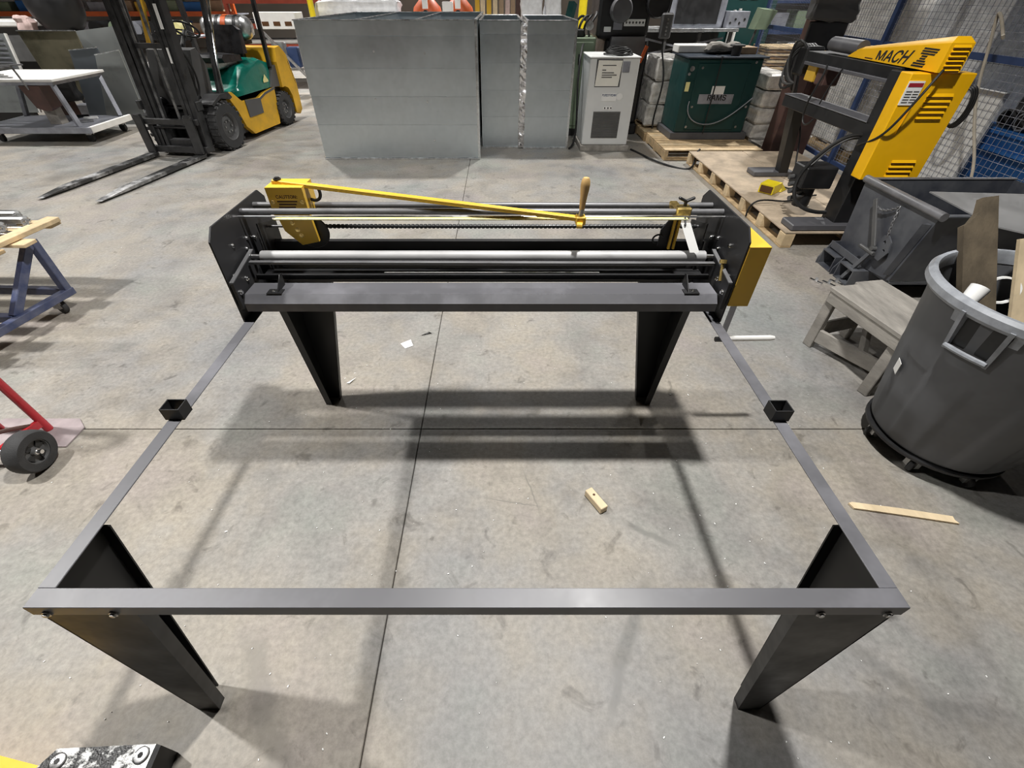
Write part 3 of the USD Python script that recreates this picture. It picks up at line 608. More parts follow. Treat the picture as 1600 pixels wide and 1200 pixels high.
vb.p('flange', cyl((1.30, 8.28, 1.40), (1.30, 8.40, 1.40), .055, 16), 'silver')
# black drilling machine behind
dm = Thing('drilling_machine', 'large black upright machine tool behind the white air dryer', 'machine', (1.8, 8.7, 0))
dm.p('column', box(1.55, 2.20, 8.30, 9.2, .15, 1.25, .03), 'black_plastic')
dm.p('base', box(1.45, 2.22, 8.25, 9.3, 0, .15, .02), 'black_paint')
dm.p('upper_body', box(1.40, 2.15, 8.25, 9.0, 1.25, 2.1, .04), 'black_plastic')
dm.p('guard', hull([(1.62, 8.16, 1.28), (2.10, 8.16, 1.28), (1.60, 8.22, 1.02), (2.15, 8.22, 1.02), (1.62, 8.32, 1.28), (2.10, 8.32, 1.28), (1.60, 8.32, 1.02), (2.15, 8.32, 1.02)]), 'grey_machine')
dm.p('motor', lathe([(0, 0), (.13, 0), (.15, .03), (.15, .42), (.12, .45), (0, .45)], (1.70, 8.10, 1.58), (0, 1, 0), 24), 'grey_machine')
dm.p('motor', lathe([(0, 0), (.15, 0), (.17, .04), (.17, .40), (.1, .45), (0, .45)], (2.22, 8.15, 1.65), (0, 1, 0), 24), 'black_plastic')
dm.p('instruction_plate', box(1.78, 2.08, 8.235, 8.248, 1.395, 1.475), 'paper_white', label='pale instruction plate with a row of symbols')
for k in range(6): dm.p('symbol', cyl((1.81 + .048 * k, 8.236, 1.437), (1.81 + .048 * k, 8.231, 1.437), .014, 10), 'cowl_grey')
dm.p('rating_plate', box(1.63, 1.76, 8.235, 8.248, 1.355, 1.475), 'cart_frame')
dm.p('rating_plate', box(1.50, 1.60, 8.235, 8.248, 1.33, 1.39), 'paper_white')
dm.p('side_panel', box(2.205, 2.215, 8.32, 9.0, .2, 1.15), 'grey_machine')
dm.p('orange_bar', bar((2.06, 8.10, .98), (2.13, 8.10, 1.18), .045, .02, up=(0, 1, 0)), 'orange_paint', label='orange vertical bar')
pe = Thing('pendant_control', 'grey hanging control pendant right of the black machine tool', 'control', (2.33, 8.1, 1.2))
pe.p('body', box(2.27, 2.43, 8.06, 8.14, 1.26, 1.55, .02), 'cowl_grey'); pe.p('hanger', tube(spline([(2.35, 8.10, 1.55), (2.36, 8.08, 1.75), (2.35, 8.06, 1.95), (2.36, 8.05, 2.3)], 14), .012), 'cable_black')
for k in range(5): pe.p('button', cyl((2.35, 8.06, 1.31 + .042 * k), (2.35, 8.048, 1.31 + .042 * k), .014, 10), 'silver')
pe.p('cable', tube(spline([(2.35, 8.10, 1.26), (2.36, 8.06, 1.1), (2.42, 7.99, .85), (2.41, 7.97, .5), (2.40, 7.95, .15)], 22), .012), 'cable_black')
# ------------------------------------------------------------------ pallets
def pallet(name, label, x0, x1, y0, y1, h=.14, nb=7, mat='wood_pallet', group=None, along='x', deck=None, z=0.0, ns=3, rz=0.0):
    """deck boards run along `along`; stringers across them"""
    t = .018
    o = Thing(name, label, 'pallet', ((x0 + x1) / 2, (y0 + y1) / 2, z), rz, group=group)
    lx, ly = (x1 - x0) / 2, (y1 - y0) / 2
    L = lambda n, m, k, **q: o.p(n, m, k, local=True, **q)
    if along == 'x':
        W = 2 * ly / nb
        for k in range(nb):
            g = rng.uniform(.004, .02) if not deck else .003
            L('deck_board', box(-lx, lx, -ly + k * W + g, -ly + (k + 1) * W - .004, h - t, h - rng.uniform(0, .003), .003), deck or rng.choice([mat, 'wood_pallet_pale']))
        for k in range(ns):
            X = -lx + (2 * lx - .05) * k / (ns - 1)
            L('stringer', box(X, X + .05, -ly, ly, t, h - t - .003, .003), mat)
        for Y in (-ly, -.06, ly - .12): L('bottom_board', box(-lx, lx, Y, Y + .12, 0, t, .003), mat)
    else:
        W = 2 * lx / nb
        for k in range(nb):
            g = rng.uniform(.004, .02) if not deck else .003
            L('deck_board', box(-lx + k * W + g, -lx + (k + 1) * W - .004, -ly, ly, h - t, h - rng.uniform(0, .003), .003), deck or rng.choice([mat, 'wood_pallet_pale']))
        for k in range(ns):
            Y = -ly + (2 * ly - .10) * k / (ns - 1)
            for X in (-lx, -.05, lx - .10): L('block', box(X, X + .10, Y, Y + .10, t, h - t - .003, .004), 'wood_pallet_pale')
        for X in (-lx, -.05, lx - .10): L('bottom_board', box(X, X + .10, -ly, ly, 0, t, .003), mat)
    return o
pallet('skid', 'long wooden skid with worn plywood deck under the yellow punching machine', 2.55, 4.0, 3.88, 6.60, .15, 2, along='y', deck='plywood_floor', ns=7)
pallet('pallet', 'wooden pallet under the dark green compressor', 2.27, 3.62, 6.72, 7.75, .135, 8)
# dark green compressor
rc = Thing('compressor', 'dark green boxy compressor cabinet strapped on a pallet', 'compressor', (3.02, 7.4, .135))
rc.p('plinth', box(2.48, 3.59, 7.29, 8.0, .135, .225, .006), 'grey_machine')
rc.p('body', box(2.52, 3.52, 7.31, 7.98, .225, 1.10, .012), 'rams_green')
rc.p('front_panel', box(2.66, 3.36, 7.295, 7.312, .26, 1.05, .006), 'rams_green')
rc.p('lid', box(2.49, 3.57, 7.27, 8.02, 1.10, 1.122, .005), 'rams_edge')
for x, z in ((2.72, 1.0), (3.42, 1.06), (2.70, .55), (3.46, .55), (2.68, .3), (3.40, .3)): rc.p('panel_screw', bolt((x, 7.294, z), (0, -1, 0), .011, .006), 'worn_steel')
rc.p('label', box(2.915, 3.09, 7.288, 7.296, .70, .795), 'paper_white', label='blank white label')
lp = rc.p('name_plate', box(2.76, 3.24, 7.288, 7.296, .585, .70), 'cart_frame', label='grey maker plate with dark letters')
rc.p('lettering', text('RAMS', .065, (2.875, 7.287, .628), (1, 0, 0), (0, 0, 1), .001, True, width=.26), 'ink', parent=lp)
rc.p('dial', cyl((2.585, 7.311, .99), (2.585, 7.295, .99), .03, 16), 'silver'); rc.p('dial', cyl((2.56, 7.311, .93), (2.56, 7.297, .93), .018, 12), 'silver')
rc.p('warning_sticker', box(2.545, 2.60, 7.303, 7.311, .73, .84), 'ruler_yellow')
rc.p('strap', join(box(2.93, 2.945, 7.262, 7.27, .225, 1.122), box(2.93, 2.945, 7.262, 8.02, 1.122, 1.126)), 'black_plastic')
rc.p('hose', tube(spline([(2.64, 7.28, .62), (2.70, 7.26, .42), (2.95, 7.25, .34), (3.2, 7.25, .42), (3.5, 7.26, .66)], 24), .008), 'cart_frame')
def lumpy(x0, x1, y0, y1, z0, z1, amp, seed, nsub=3):
    m = box(x0, x1, y0, y1, z0, z1, .03)
    for _ in range(nsub): m = m.subdivide()
    m.merge_vertices(); v = m.vertices.copy()
    nrm = m.vertex_normals; f = meshkit.fbm(v * V(5, 5, 9), 4, seed) - .5
    m.vertices = v + nrm * (f * amp * 2)[:, None]; return m
wl = Thing('wrapped_boxes', 'stack of boxes in crumpled clear film, left behind the green compressor', 'boxes', (2.5, 8.3, .13))
for k in range(3): wl.p('box', lumpy(2.28 + .02 * k, 2.80, 8.05, 8.7, .16 + .3 * k, .45 + .3 * k, .05, 3 + k), 'plastic_wrap', smooth=40)
wr = Thing('wrapped_boxes', 'stack of boxes in crumpled clear film, right behind the green compressor', 'boxes', (3.7, 7.6, .13))
for k in range(4): wr.p('box', lumpy(3.64, 4.02 - .02 * k, 7.25, 8.0, .14 + .2 * k, .335 + .2 * k, .035, 13 + k), 'plastic_wrap', smooth=40)
pallet('pallet', 'wooden pallet partly hidden beneath the film-wrapped boxes', 2.25, 3.9, 7.80, 8.9, .13, 7)
single('white_block', box(2.48, 2.95, 7.75, 8.02, 1.126, 1.215, .01), 'table_white', 'flat white box lying on the back of the green compressor', 'box')
rg = single('rags', lumpy(2.85, 3.25, 7.55, 7.9, 1.124, 1.23, .10, 31), 'wood_grey', 'heap of crumpled grey cloth on the green compressor', 'cloth', smooth=40)
cp = Thing('black_canister', 'small black canister with grey lid on the green compressor', 'canister', (3.16, 7.42, 1.122))
cp.p('body', lathe([(0, 0), (.055, 0), (.06, .01), (.06, .10), (0, .10)], (3.16, 7.42, 1.122), (0, 0, 1), 18), 'black_plastic'); cp.p('lid', box(3.08, 3.24, 7.36, 7.48, 1.222, 1.245, .006), 'cowl_grey')
single('cardboard_carton', box(3.30, 3.52, 7.60, 7.90, 1.122, 1.20, .004), 'cardboard', 'brown cardboard carton at the right rear of the green compressor', 'carton')
single('floor_cable', tube(spline([(1.93, 7.25, .015), (2.05, 6.9, .013), (2.25, 6.45, .013), (2.50, 6.30, .013), (2.62, 6.5, .10), (2.70, 6.62, .165)], 40), .013), 'cable_black', 'black cable curving over the floor from the white dryer to the skid', 'cable')
wc = Thing('white_container', 'white ribbed container with a grey top and dark base behind the film-wrapped boxes', 'container', (2.5, 9.0, 0))
wc.p('body', box(2.27, 2.80, 8.95, 9.5, .30, .62, .01), 'table_white'); wc.p('upper', box(2.29, 2.78, 8.97, 9.48, .62, .88, .01), 'panel_grey'); wc.p('lid', box(2.26, 2.81, 8.93, 9.52, .88, .96, .01), 'table_white'); wc.p('base', box(2.3, 2.75, 9.0, 9.45, 0, .30, .01), 'black_paint')
for k in range(5): wc.p('rib', box(2.28, 2.79, 8.94, 8.952, .34 + .055 * k, .352 + .055 * k), 'cart_frame')
fr = Thing('tool_frame', 'black triangular bracket in front of the white container', 'bracket', (2.4, 8.6, .6))
for a, b in (((2.16, 8.62, .72), (2.62, 8.62, .74)), ((2.16, 8.62, .60), (2.62, 8.62, .72)), ((2.18, 8.62, .72), (2.18, 8.62, .60)), ((2.35, 8.62, .73), (2.35, 8.62, .65)), ((2.2, 8.62, .60), (2.2, 8.62, .05))): fr.p('bar', bar(a, b, .022, .022), 'black_paint')

# ------------------------------------------------------------------ yellow punching machine on the skid
mk = Thing('punching_machine', 'yellow and black C-frame punching machine lettered MACH I on a skid', 'machine', (3.1, 4.6, .15))
B = 'black_paint'
mk.p('column', box(2.985, 3.30, 3.955, 4.14, .15, 1.315, .006), B)
mk.p('upper_beam', box(3.03, 3.26, 4.10, 5.45, 1.24, 1.328, .004), B)
mk.p('beam_rail', box(3.0, 3.03, 4.12, 5.40, 1.225, 1.25, .003), 'charcoal_scuffed')
mk.p('lower_arm', box(2.99, 3.16, 4.10, 5.52, .855, .955, .006), B)
mk.p('arm_cap', box(2.985, 3.165, 4.10, 5.53, .955, .965, .003), 'charcoal_scuffed')
mk.p('rear_leg', hull([(3.22, 5.48, .19), (3.32, 5.48, .19), (3.22, 5.58, .19), (3.32, 5.58, .19), (3.02, 5.3, .86), (3.13, 5.3, .86), (3.02, 5.42, .86), (3.13, 5.42, .86)]), 'brown_paint' if False else B)
mk.p('rear_foot', box(2.94, 3.40, 5.48, 5.68, .15, .20, .006), 'charcoal_scuffed')
mk.p('front_foot', box(2.60, 3.40, 3.90, 4.10, .15, .205, .008), 'charcoal_scuffed')
mk.p('head', box(3.02, 3.2, 5.45, 5.62, 1.12, 1.36, .02), 'black_plastic')
for k in range(5): mk.p('head_fitting', tube(spline([(3.04 + .03 * k, 5.5, 1.34), (2.96 + .02 * k, 5.56 + .03 * k, 1.40 - .03 * k), (2.97, 5.6, 1.2 - .05 * k), (3.05, 5.55, 1.05)], 12), .012), 'cowl_grey' if k % 2 else 'cable_black')
mk.p('motor', cyl((3.10, 5.2, 1.40), (3.10, 4.75, 1.40), .055, 18), 'charcoal_scuffed')
mk.p('ram', box(3.03, 3.18, 5.20, 5.36, 1.10, 1.24, .006), 'machine_yellow'); mk.p('ram_block', box(3.03, 3.18, 5.02, 5.17, 1.09, 1.24, .01), 'brown_paint')
# covers
arm = [(4.84, 1.336), (4.735, 1.392), (3.775, 1.50), (3.775, 1.333)]
ac = mk.p('arm_cover', prism(arm, 'x', 3.05, 3.21), 'mach_yellow', smooth=False, label='yellow arm cover lettered MACH I')
mk.p('cover_ridge', hull([(3.05, 4.735, 1.392), (3.05, 3.775, 1.50), (3.085, 4.70, 1.415), (3.085, 3.80, 1.535), (3.175, 4.70, 1.415), (3.175, 3.80, 1.535), (3.21, 4.735, 1.392), (3.21, 3.775, 1.50)]), 'mach_yellow', parent=ac)
tm = meshkit.text_mesh('MACH', .08, .001, True); tv = tm.vertices.copy()
tx = (tv[:, 0] - tv[:, 0].min()) / np.ptp(tv[:, 0]); ty = (tv[:, 1] - tv[:, 1].min()) / np.ptp(tv[:, 1])
hh = .060 + .031 * tx; tv[:, 0] = tx * .335 + ty * hh * (.1 + .55 * tx); tv[:, 1] = ty * hh; tm.vertices = tv
mk.p('lettering', place(tm, (3.0495, 4.464, 1.347), (0, -1, 0), (0, 0, 1)), 'ink', parent=ac, label='slanted black letters MACH growing to the right')
mk.p('small_lettering', box(3.0485, 3.0505, 4.50, 4.60, 1.345, 1.352), 'ink_brown', parent=ac)
for k in range(8):
    z = k * .0148; w0, w1 = (0, .122) if k < 2 else (.018, .104) if k == 2 else (0, .145) if k > 5 else (.005, .14) if k == 5 else (.03, .085)
    mk.p('numeral_stripe', place(hull([(w0 + .5 * z, z, 0), (w1 + .5 * z, z, 0), (w0 + .5 * (z + .0098), z + .0098, 0), (w1 + .5 * (z + .0098), z + .0098, 0), (w0 + .5 * z, z, .001), (w1 + .5 * z, z, .001), (w0 + .5 * (z + .0098), z + .0098, .001), (w1 + .5 * (z + .0098), z + .0098, .001)]), (3.0495, 4.049, 1.347), (0, -1, 0), (0, 0, 1)), 'ink', parent=ac)
lc = mk.p('lower_cover', box(2.926, 3.393, 3.827, 3.95, .606, 1.325, .006), 'mach_yellow', smooth=False, label='tall yellow lower cover with louvres')
def louvres(par, x0, x1, y, z0, dz, n, mat='ink_brown'):
    for k in range(n):
        mk.p('louvre', prism([(y, z0 + dz * k), (y - .014, z0 + dz * k), (y, z0 + dz * (k + .55))], 'x', x0, x1), 'mach_yellow', parent=par, smooth=False)
        mk.p('louvre_gap', box(x0, x1, y - .012, y - .002, z0 + dz * k - .007, z0 + dz * k), 'ink_brown', parent=par)
louvres(lc, 3.113, 3.30, 3.827, 1.043, .0354, 5); louvres(lc, 3.113, 3.30, 3.827, .632, .0354, 4); louvres(ac, 3.075, 3.19, 3.775, 1.345, .026, 6)
ws = mk.p('warning_sign', box(2.931, 3.044, 3.820, 3.828, 1.131, 1.279), 'paper_white', label='white safety notice with dark red header')
mk.p('sign_header', box(2.936, 3.039, 3.818, 3.821, 1.244, 1.267), 'label_red', parent=ws)
mk.p('sign_lines', join(*[box(2.941 + .054 * (k % 2), 2.985 + .049 * (k % 2), 3.818, 3.821, 1.146 + .0167 * (k // 2), 1.152 + .0167 * (k // 2)) for k in range(10)]), 'cowl_grey', parent=ws, kind='stuff')
mk.p('cover_rib', hull([(3.02, 3.821, .935), (3.03, 3.821, .935), (3.03, 3.816, 1.112), (3.044, 3.821, 1.112), (3.02, 3.828, .935), (3.044, 3.828, 1.112)]), 'mach_yellow')
mk.p('power_cable', tube(spline([(3.08, 3.765, 1.35), (3.03, 3.74, 1.28), (2.96, 3.75, 1.10), (2.925, 3.80, .96), (2.93, 3.92, .87), (2.975, 4.1, .80)], 30), .009), 'cable_black')
mk.p('hydraulic_unit', join(box(2.70, 2.98, 4.18, 4.40, .42, .60, .01), cyl((2.84, 4.3, .42), (2.84, 4.3, .24), .07, 16)), B)
for k in range(4): mk.p('valve', cyl((2.66, 4.22 + .04 * k, .33 + .05 * k), (2.80, 4.25 + .03 * k, .35 + .05 * k), .020, 10), 'cowl_grey')
mk.p('hydraulic_hose', tube(spline([(3.0, 4.12, .87), (2.88, 4.14, .85), (2.74, 4.18, .70), (2.66, 4.2, .5), (2.68, 4.14, .34), (2.80, 4.08, .27), (2.95, 4.06, .26)], 34), .016), 'cable_black')
mk.p('hydraulic_hose', tube(spline([(3.0, 4.16, .84), (2.90, 4.20, .80), (2.80, 4.25, .66), (2.76, 4.25, .60)], 16), .010), 'cowl_grey')
mk.p('hydraulic_hose', tube(spline([(3.0, 5.0, 1.26), (2.95, 4.95, 1.1), (2.94, 4.98, .95), (2.96, 5.0, .85), (2.94, 4.9, .80), (2.95, 4.8, .86)], 24), .008), 'cable_black')
mk.p('hydraulic_hose', tube(spline([(3.0, 4.75, 1.26), (2.96, 4.78, 1.1), (2.95, 4.80, .98)], 14), .006), 'cable_black')
pd = Thing('foot_pedal', 'bright yellow foot pedal box lying on the plywood skid', 'pedal', (2.9, 4.95, .15))
P0, P1 = V(2.775, 4.88, 0), V(2.96, 5.05, 0)
pu = hull([(2.76, 4.95, .152), (2.86, 4.84, .152), (2.76, 4.95, .24), (2.86, 4.84, .24), (2.93, 5.09, .152), (3.03, 4.98, .152), (2.88, 5.05, .25), (2.98, 4.93, .25)])
pd.p('hood', pu, 'bright_yellow', smooth=False)
pd.p('opening', hull([(2.768, 4.936, .165), (2.852, 4.847, .165), (2.768, 4.936, .228), (2.852, 4.847, .228), (2.762, 4.93, .165), (2.846, 4.841, .165), (2.762, 4.93, .228), (2.846, 4.841, .228)]), 'ink_brown')
pd.p('toe_guard', hull([(2.90, 5.0, .152), (3.0, 4.93, .152), (3.06, 5.08, .152), (3.10, 5.02, .152), (2.98, 5.03, .22), (3.02, 4.99, .22)]), 'bright_yellow')
pd.p('cable', tube(spline([(3.08, 5.04, .17), (3.16, 5.02, .17), (3.20, 5.15, .30), (3.22, 5.3, .5), (3.20, 5.4, .7)], 24), .008), 'cable_black')
single('lying_cable', tube(spline([(2.535, 4.60, .02), (2.56, 4.58, .165), (2.85, 4.62, .165), (3.05, 4.68, .165), (3.3, 4.8, .165)], 26), .008), 'cable_black', 'thin dark cable across the plywood skid near the yellow pedal', 'cable')
for k, (x, y) in enumerate(((3.0, 4.72), (3.02, 4.58))):
    single('wood_splinter', bar((x, y, .155), (x + .05, y - .08, .155), .014, .008), 'paper_white', ('upper' if k == 0 else 'lower') + ' pale splinter lying on the plywood skid beside the punching machine', 'splinter')

# brown press frame behind
bp = Thing('press_frame', 'brown painted steel press frame with black panel behind the punching machine', 'machine', (4.0, 7.0, 0))
bp.p('upright', box(3.80, 3.98, 6.9, 7.15, 0, 2.2, .01), 'brown_paint'); bp.p('upright', box(4.10, 4.30, 6.9, 7.15, 0, 1.15, .01), 'brown_paint')
bp.p('upright', box(4.16, 4.24, 6.95, 7.1, 1.15, 2.2, .01), 'brown_paint')
bp.p('web', box(3.97, 4.11, 6.99, 7.08, 0, 1.0, .005), 'brown_paint')
bp.p('black_panel', box(3.72, 4.18, 6.86, 6.90, 1.22, 1.50, .01), 'black_plastic'); bp.p('hood_panel', lumpy(3.66, 4.2, 6.80, 6.95, 1.50, 1.75, .05, 44), 'cowl_grey', smooth=40)
bp.p('cross_head', box(3.70, 4.25, 6.75, 6.92, 1.08, 1.20, .02), 'cowl_grey')
for k in range(5): bp.p('pipe', tube(spline([(3.62 + .04 * k, 6.8, 1.3 - .02 * k), (3.58 + .03 * k, 6.72, 1.15), (3.60 + .04 * k, 6.7, .95 - .05 * k), (3.75, 6.8, .85)], 14), .014), 'cowl_grey' if k % 2 else 'black_plastic')
# ------------------------------------------------------------------ blue wire fence
fe = Thing('wire_fence', 'blue post and wire mesh safety fence running along the right side', 'fence', (4.3, 6.0, 0))
FX = lambda y: 4.26 + max(0, y - 6.2) * .09
ys = [10.0, 6.22, 2.6]
for y in ys: fe.p('post', box(FX(y) - .03, FX(y) + .03, y - .03, y + .03, 0, 2.2, .004), 'blue_fence')
wires = []
for a, b in ((10.0, 6.22), (6.22, 2.6)):
    for z in (.12, 1.33, 2.15): fe.p('rail', bar((FX(a), a, z), (FX(b), b, z), .04, .05), 'blue_fence')
    nv = int((a - b) / .055); nh = 38
    for k in range(1, nv):
        y = a + (b - a) * k / nv; wires.append(bar((FX(y), y, .12), (FX(y), y, 2.15), .003, .003))
    for k in range(1, nh):
        z = .12 + 2.03 * k / nh; wires.append(bar((FX(a) + .003, a, z), (FX(b) + .003, b, z), .003, .003))
fe.p('wire_mesh', join(wires), 'cart_frame', smooth=False, kind='stuff')
# goods behind the fence
def bundle(label, x0, x1, y0, y1, z1, mat, seed, cat='pallet load', amp=.05):
    t = Thing('wrapped_load', label, cat, ((x0 + x1) / 2, (y0 + y1) / 2, 0))
    t.p('wrapped_goods', lumpy(x0, x1, y0, y1, .13, z1, amp, seed, 4), mat, smooth=40)
    for k in range(4): t.p('pallet_board', box(x0, x1, y0 + (y1 - y0 - .1) * k / 3, y0 + (y1 - y0 - .1) * k / 3 + .1, .10, .135), 'wood_pallet')
    for k in range(3): t.p('pallet_stringer', box(x0 + (x1 - x0 - .05) * k / 2, x0 + (x1 - x0 - .05) * k / 2 + .05, y0, y1, 0, .10), 'wood_pallet')
bundle('silver film-wrapped load behind the fence, left of the blue post nearest the yellow machine', 4.7, 5.7, 6.6, 7.9, 1.9, 'plastic_wrap', 51)
bundle('shiny silver film-wrapped load behind the fence, right of the blue post behind the yellow arm', 4.72, 5.7, 5.4, 6.4, 2.0, 'wrap_silver', 52)
bundle('low pile wrapped in white film behind the fence, at the top right edge', 6.5, 7.7, 4.6, 6.4, 1.95, 'bag_white', 53, amp=.09)
single('added_white_panel', box(4.52, 4.56, 4.70, 5.42, 0, 1.08, .004), 'table_white', 'white panel added behind the fence for the bright floor between the yellow machine and the blue bin', 'board')  # added panel standing in for the bright floor beyond the fence
gb = Thing('blue_bin', 'large bright blue steel bin behind the wire fence', 'bin', (5.5, 4.6, 0))
gb.p('body', hull([(4.95, 3.2, .12), (6.2, 3.2, .12), (4.95, 5.05, .12), (6.2, 5.05, .12), (4.75, 3.2, .74), (6.4, 3.2, .74), (4.75, 5.05, .74), (6.4, 5.05, .74)]), 'blue_bin', smooth=False)
gb.p('rim', box(4.73, 6.4, 3.18, 5.07, .74, .79, .006), 'blue_bin'); gb.p('rib', box(4.75, 4.80, 3.2, 5.05, .60, .63), 'blue_bin'); gb.p('foot', box(5.0, 5.1, 3.3, 5.0, 0, .12), 'black_paint'); gb.p('foot', box(6.0, 6.1, 3.3, 5.0, 0, .12), 'black_paint')
for k, (y, z, m_) in enumerate(((4.9, .87, 'cowl_grey'), (4.72, .87, 'silver'), (4.8, 1.0, 'cowl_grey'))):
    single('round_duct', lathe([(.060, 0), (.075, 0), (.075, 1.5), (.060, 1.5), (.060, 0)], (4.75, y - .1, z), (1, -.05, 0), 20), m_, ('dark', 'silver', 'topmost dark')[k] + ' round duct pipe lying across the blue bin behind the fence', 'pipe')
single('tan_rope', tube(spline([(4.05, 4.55, 1.50), (4.15, 4.75, 1.58), (4.20, 4.88, 1.62), (4.21, 4.84, 1.5), (4.20, 4.67, 1.15), (4.19, 4.4, .8), (4.19, 4.18, .5), (4.18, 4.1, .2), (4.17, 4.0, .012)], 50), .012), 'rope_tan', 'tan rope hanging down along the wire fence behind the yellow machine', 'rope')
hk = Thing('hose_coil', 'black coiled hose hanging on the fence right of the yellow machine', 'hose', (4.15, 4.65, .9))
for k in range(3): hk.p('loop', tube([(4.16 - .012 * k, 4.66 + (.10 - .008 * k) * math.cos(a), .98 + (.16 - .01 * k) * math.sin(a)) for a in np.linspace(0, 2 * math.pi, 24, endpoint=False)], .010, 6, True), 'cable_black')
#hk.p('tail', tube(spline([(4.14, 4.70, 1.14), (4.13, 4.62, 1.28), (4.02, 4.4, 1.42), (3.8, 4.3, 1.48)], 16), .010), 'cable_black')
# ------------------------------------------------------------------ dark steel hopper
hp = Thing('tipping_hopper', 'dark blue-grey steel tipping hopper with tubular rim, lever and chains', 'hopper', (3.4, 3.2, 0))
H_ = 'hopper_steel'
hp.p('side_wall', prism([(3.66, .66), (2.88, .66), (2.96, .16), (3.50, .10), (3.60, .16)], 'x', 2.855, 2.865), H_, smooth=False)
hp.p('side_wall', prism([(3.66, .66), (2.88, .66), (2.96, .16), (3.50, .10), (3.60, .16)], 'x', 4.0, 4.01), H_, smooth=False)
hp.p('back_wall', hull([(2.865, 3.65, .66), (4.0, 3.65, .66), (2.865, 3.60, .14), (4.0, 3.60, .14), (2.865, 3.66, .66), (4.0, 3.66, .66), (2.865, 3.61, .14), (4.0, 3.61, .14)]), H_)
hp.p('front_wall', hull([(2.865, 2.88, .66), (4.0, 2.88, .66), (2.865, 2.96, .16), (4.0, 2.96, .16), (2.865, 2.89, .66), (4.0, 2.89, .66), (2.865, 2.97, .16), (4.0, 2.97, .16)]), H_)
hp.p('bottom_plate', box(2.865, 4.0, 2.96, 3.60, .13, .15), H_)
hp.p('rim_tube', cyl((2.86, 2.86, .665), (2.86, 3.67, .665), .028, 18), 'hopper_rim', label='light worn tubular rim')
hp.p('rim_flange', box(2.86, 4.02, 3.645, 3.68, .66, .672, .003), 'hopper_rim')
hp.p('rim_flange', box(2.89, 4.02, 2.86, 2.90, .66, .672, .003), H_)
hp.p('side_stiffener', hull([(2.85, 2.93, .60), (2.85, 2.90, .60), (2.80, 2.92, .60), (2.85, 3.0, .2), (2.85, 2.97, .2), (2.80, 2.98, .2)]), H_)
# base with fork pockets
for y in (3.26, 3.50):
    hp.p('fork_pocket', join(box(2.74, 3.95, y - .09, y + .09, .12, .13), box(2.74, 3.95, y - .09, y + .09, 0, .01), box(2.74, 3.95, y - .09, y - .08, .01, .12), box(2.74, 3.95, y + .08, y + .09, .01, .12)), H_)
hp.p('base_gusset', prism([(2.73, .0), (2.73, .05), (2.79, .19), (2.86, .19), (2.86, 0)], 'y', 3.59, 3.60), H_, smooth=False)
hp.p('base_gusset', prism([(2.73, .0), (2.73, .05), (2.79, .16), (2.86, .16), (2.86, 0)], 'y', 3.375, 3.385), H_, smooth=False)
hp.p('base_brace', bar((2.79, 3.60, .17), (2.79, 3.20, .17), .012, .05), H_)
lv = hp.p('latch_lever', bar((2.82, 3.43, .59), (2.80, 3.19, .32), .035, .012, up=(1, 0, 0), c=.002), 'cowl_grey', label='grey flat latch lever')
hp.p('lever_pivot', join(cyl((2.84, 3.18, .31), (2.78, 3.18, .31), .018, 14), cyl((2.79, 3.30, .285), (2.79, 3.14, .285), .014, 12)), 'cowl_grey', parent=lv)
hp.p('lever_foot', bar((2.795, 3.17, .30), (2.76, 3.27, .03), .03, .02, up=(1, 0, 0)), H_, parent=lv)
cam_ = Polygon([(3.22, .26), (3.17, .42), (3.13, .43), (3.08, .40), (3.06, .33), (3.10, .25)]).difference(Polygon([(3.15, .38), (3.135, .365), (3.12, .38), (3.135, .395)])).difference(Polygon([(3.12, .33), (3.105, .32), (3.09, .33), (3.105, .34)]))
hp.p('latch_plate', prism(cam_, 'x', 2.815, 2.825), H_, smooth=False, label='latch plate with two holes')
def chain(pts, k, name='chain'):
    P = spline(pts, k + 1); ms = []
    for i in range(k):
        a, b = P[i], P[i + 1]; d, s, u = frame_of(b - a); s = s if i % 2 else u
        L = np.linalg.norm(b - a) * .68; c = (a + b) / 2
        ms.append(tube([c + d * L * math.cos(t) + s * L * .45 * math.sin(t) for t in np.linspace(0, 2 * math.pi, 10, endpoint=False)], .0045, 5, True))
    return hp.p(name, join(ms), 'rod_steel', kind='stuff')
chain([(2.82, 3.43, .585), (2.825, 3.36, .545), (2.83, 3.28, .56), (2.835, 3.20, .615)], 14); chain([(2.835, 3.20, .615), (2.82, 3.17, .52), (2.82, 3.14, .42)], 10)
gs = single('steel_sheet', prism([(3.08, 3.31), (4.15, 3.22), (4.15, 2.1), (3.45, 2.2), (3.02, 2.68)], 'z', .675, .683), 'sheet_grey', 'flat light grey sheet lying across the dark hopper', 'sheet', smooth=False)
for k, (x, y) in enumerate(((2.55, 3.24), (2.63, 3.20), (2.70, 3.22))):
    t = Thing('metal_clip', ('leftmost', 'middle', 'rightmost')[k] + ' of the three shiny metal clips on the floor by the hopper', 'clip', (x, y, 0))
    t.p('strip', bar((x - .03, y + .05, .006), (x + .02, y - .04, .006), .022, .01), 'bright_steel'); t.p('tab', bar((x - .01, y, .01), (x + .005, y + .02, .03), .02, .004), 'bright_steel')
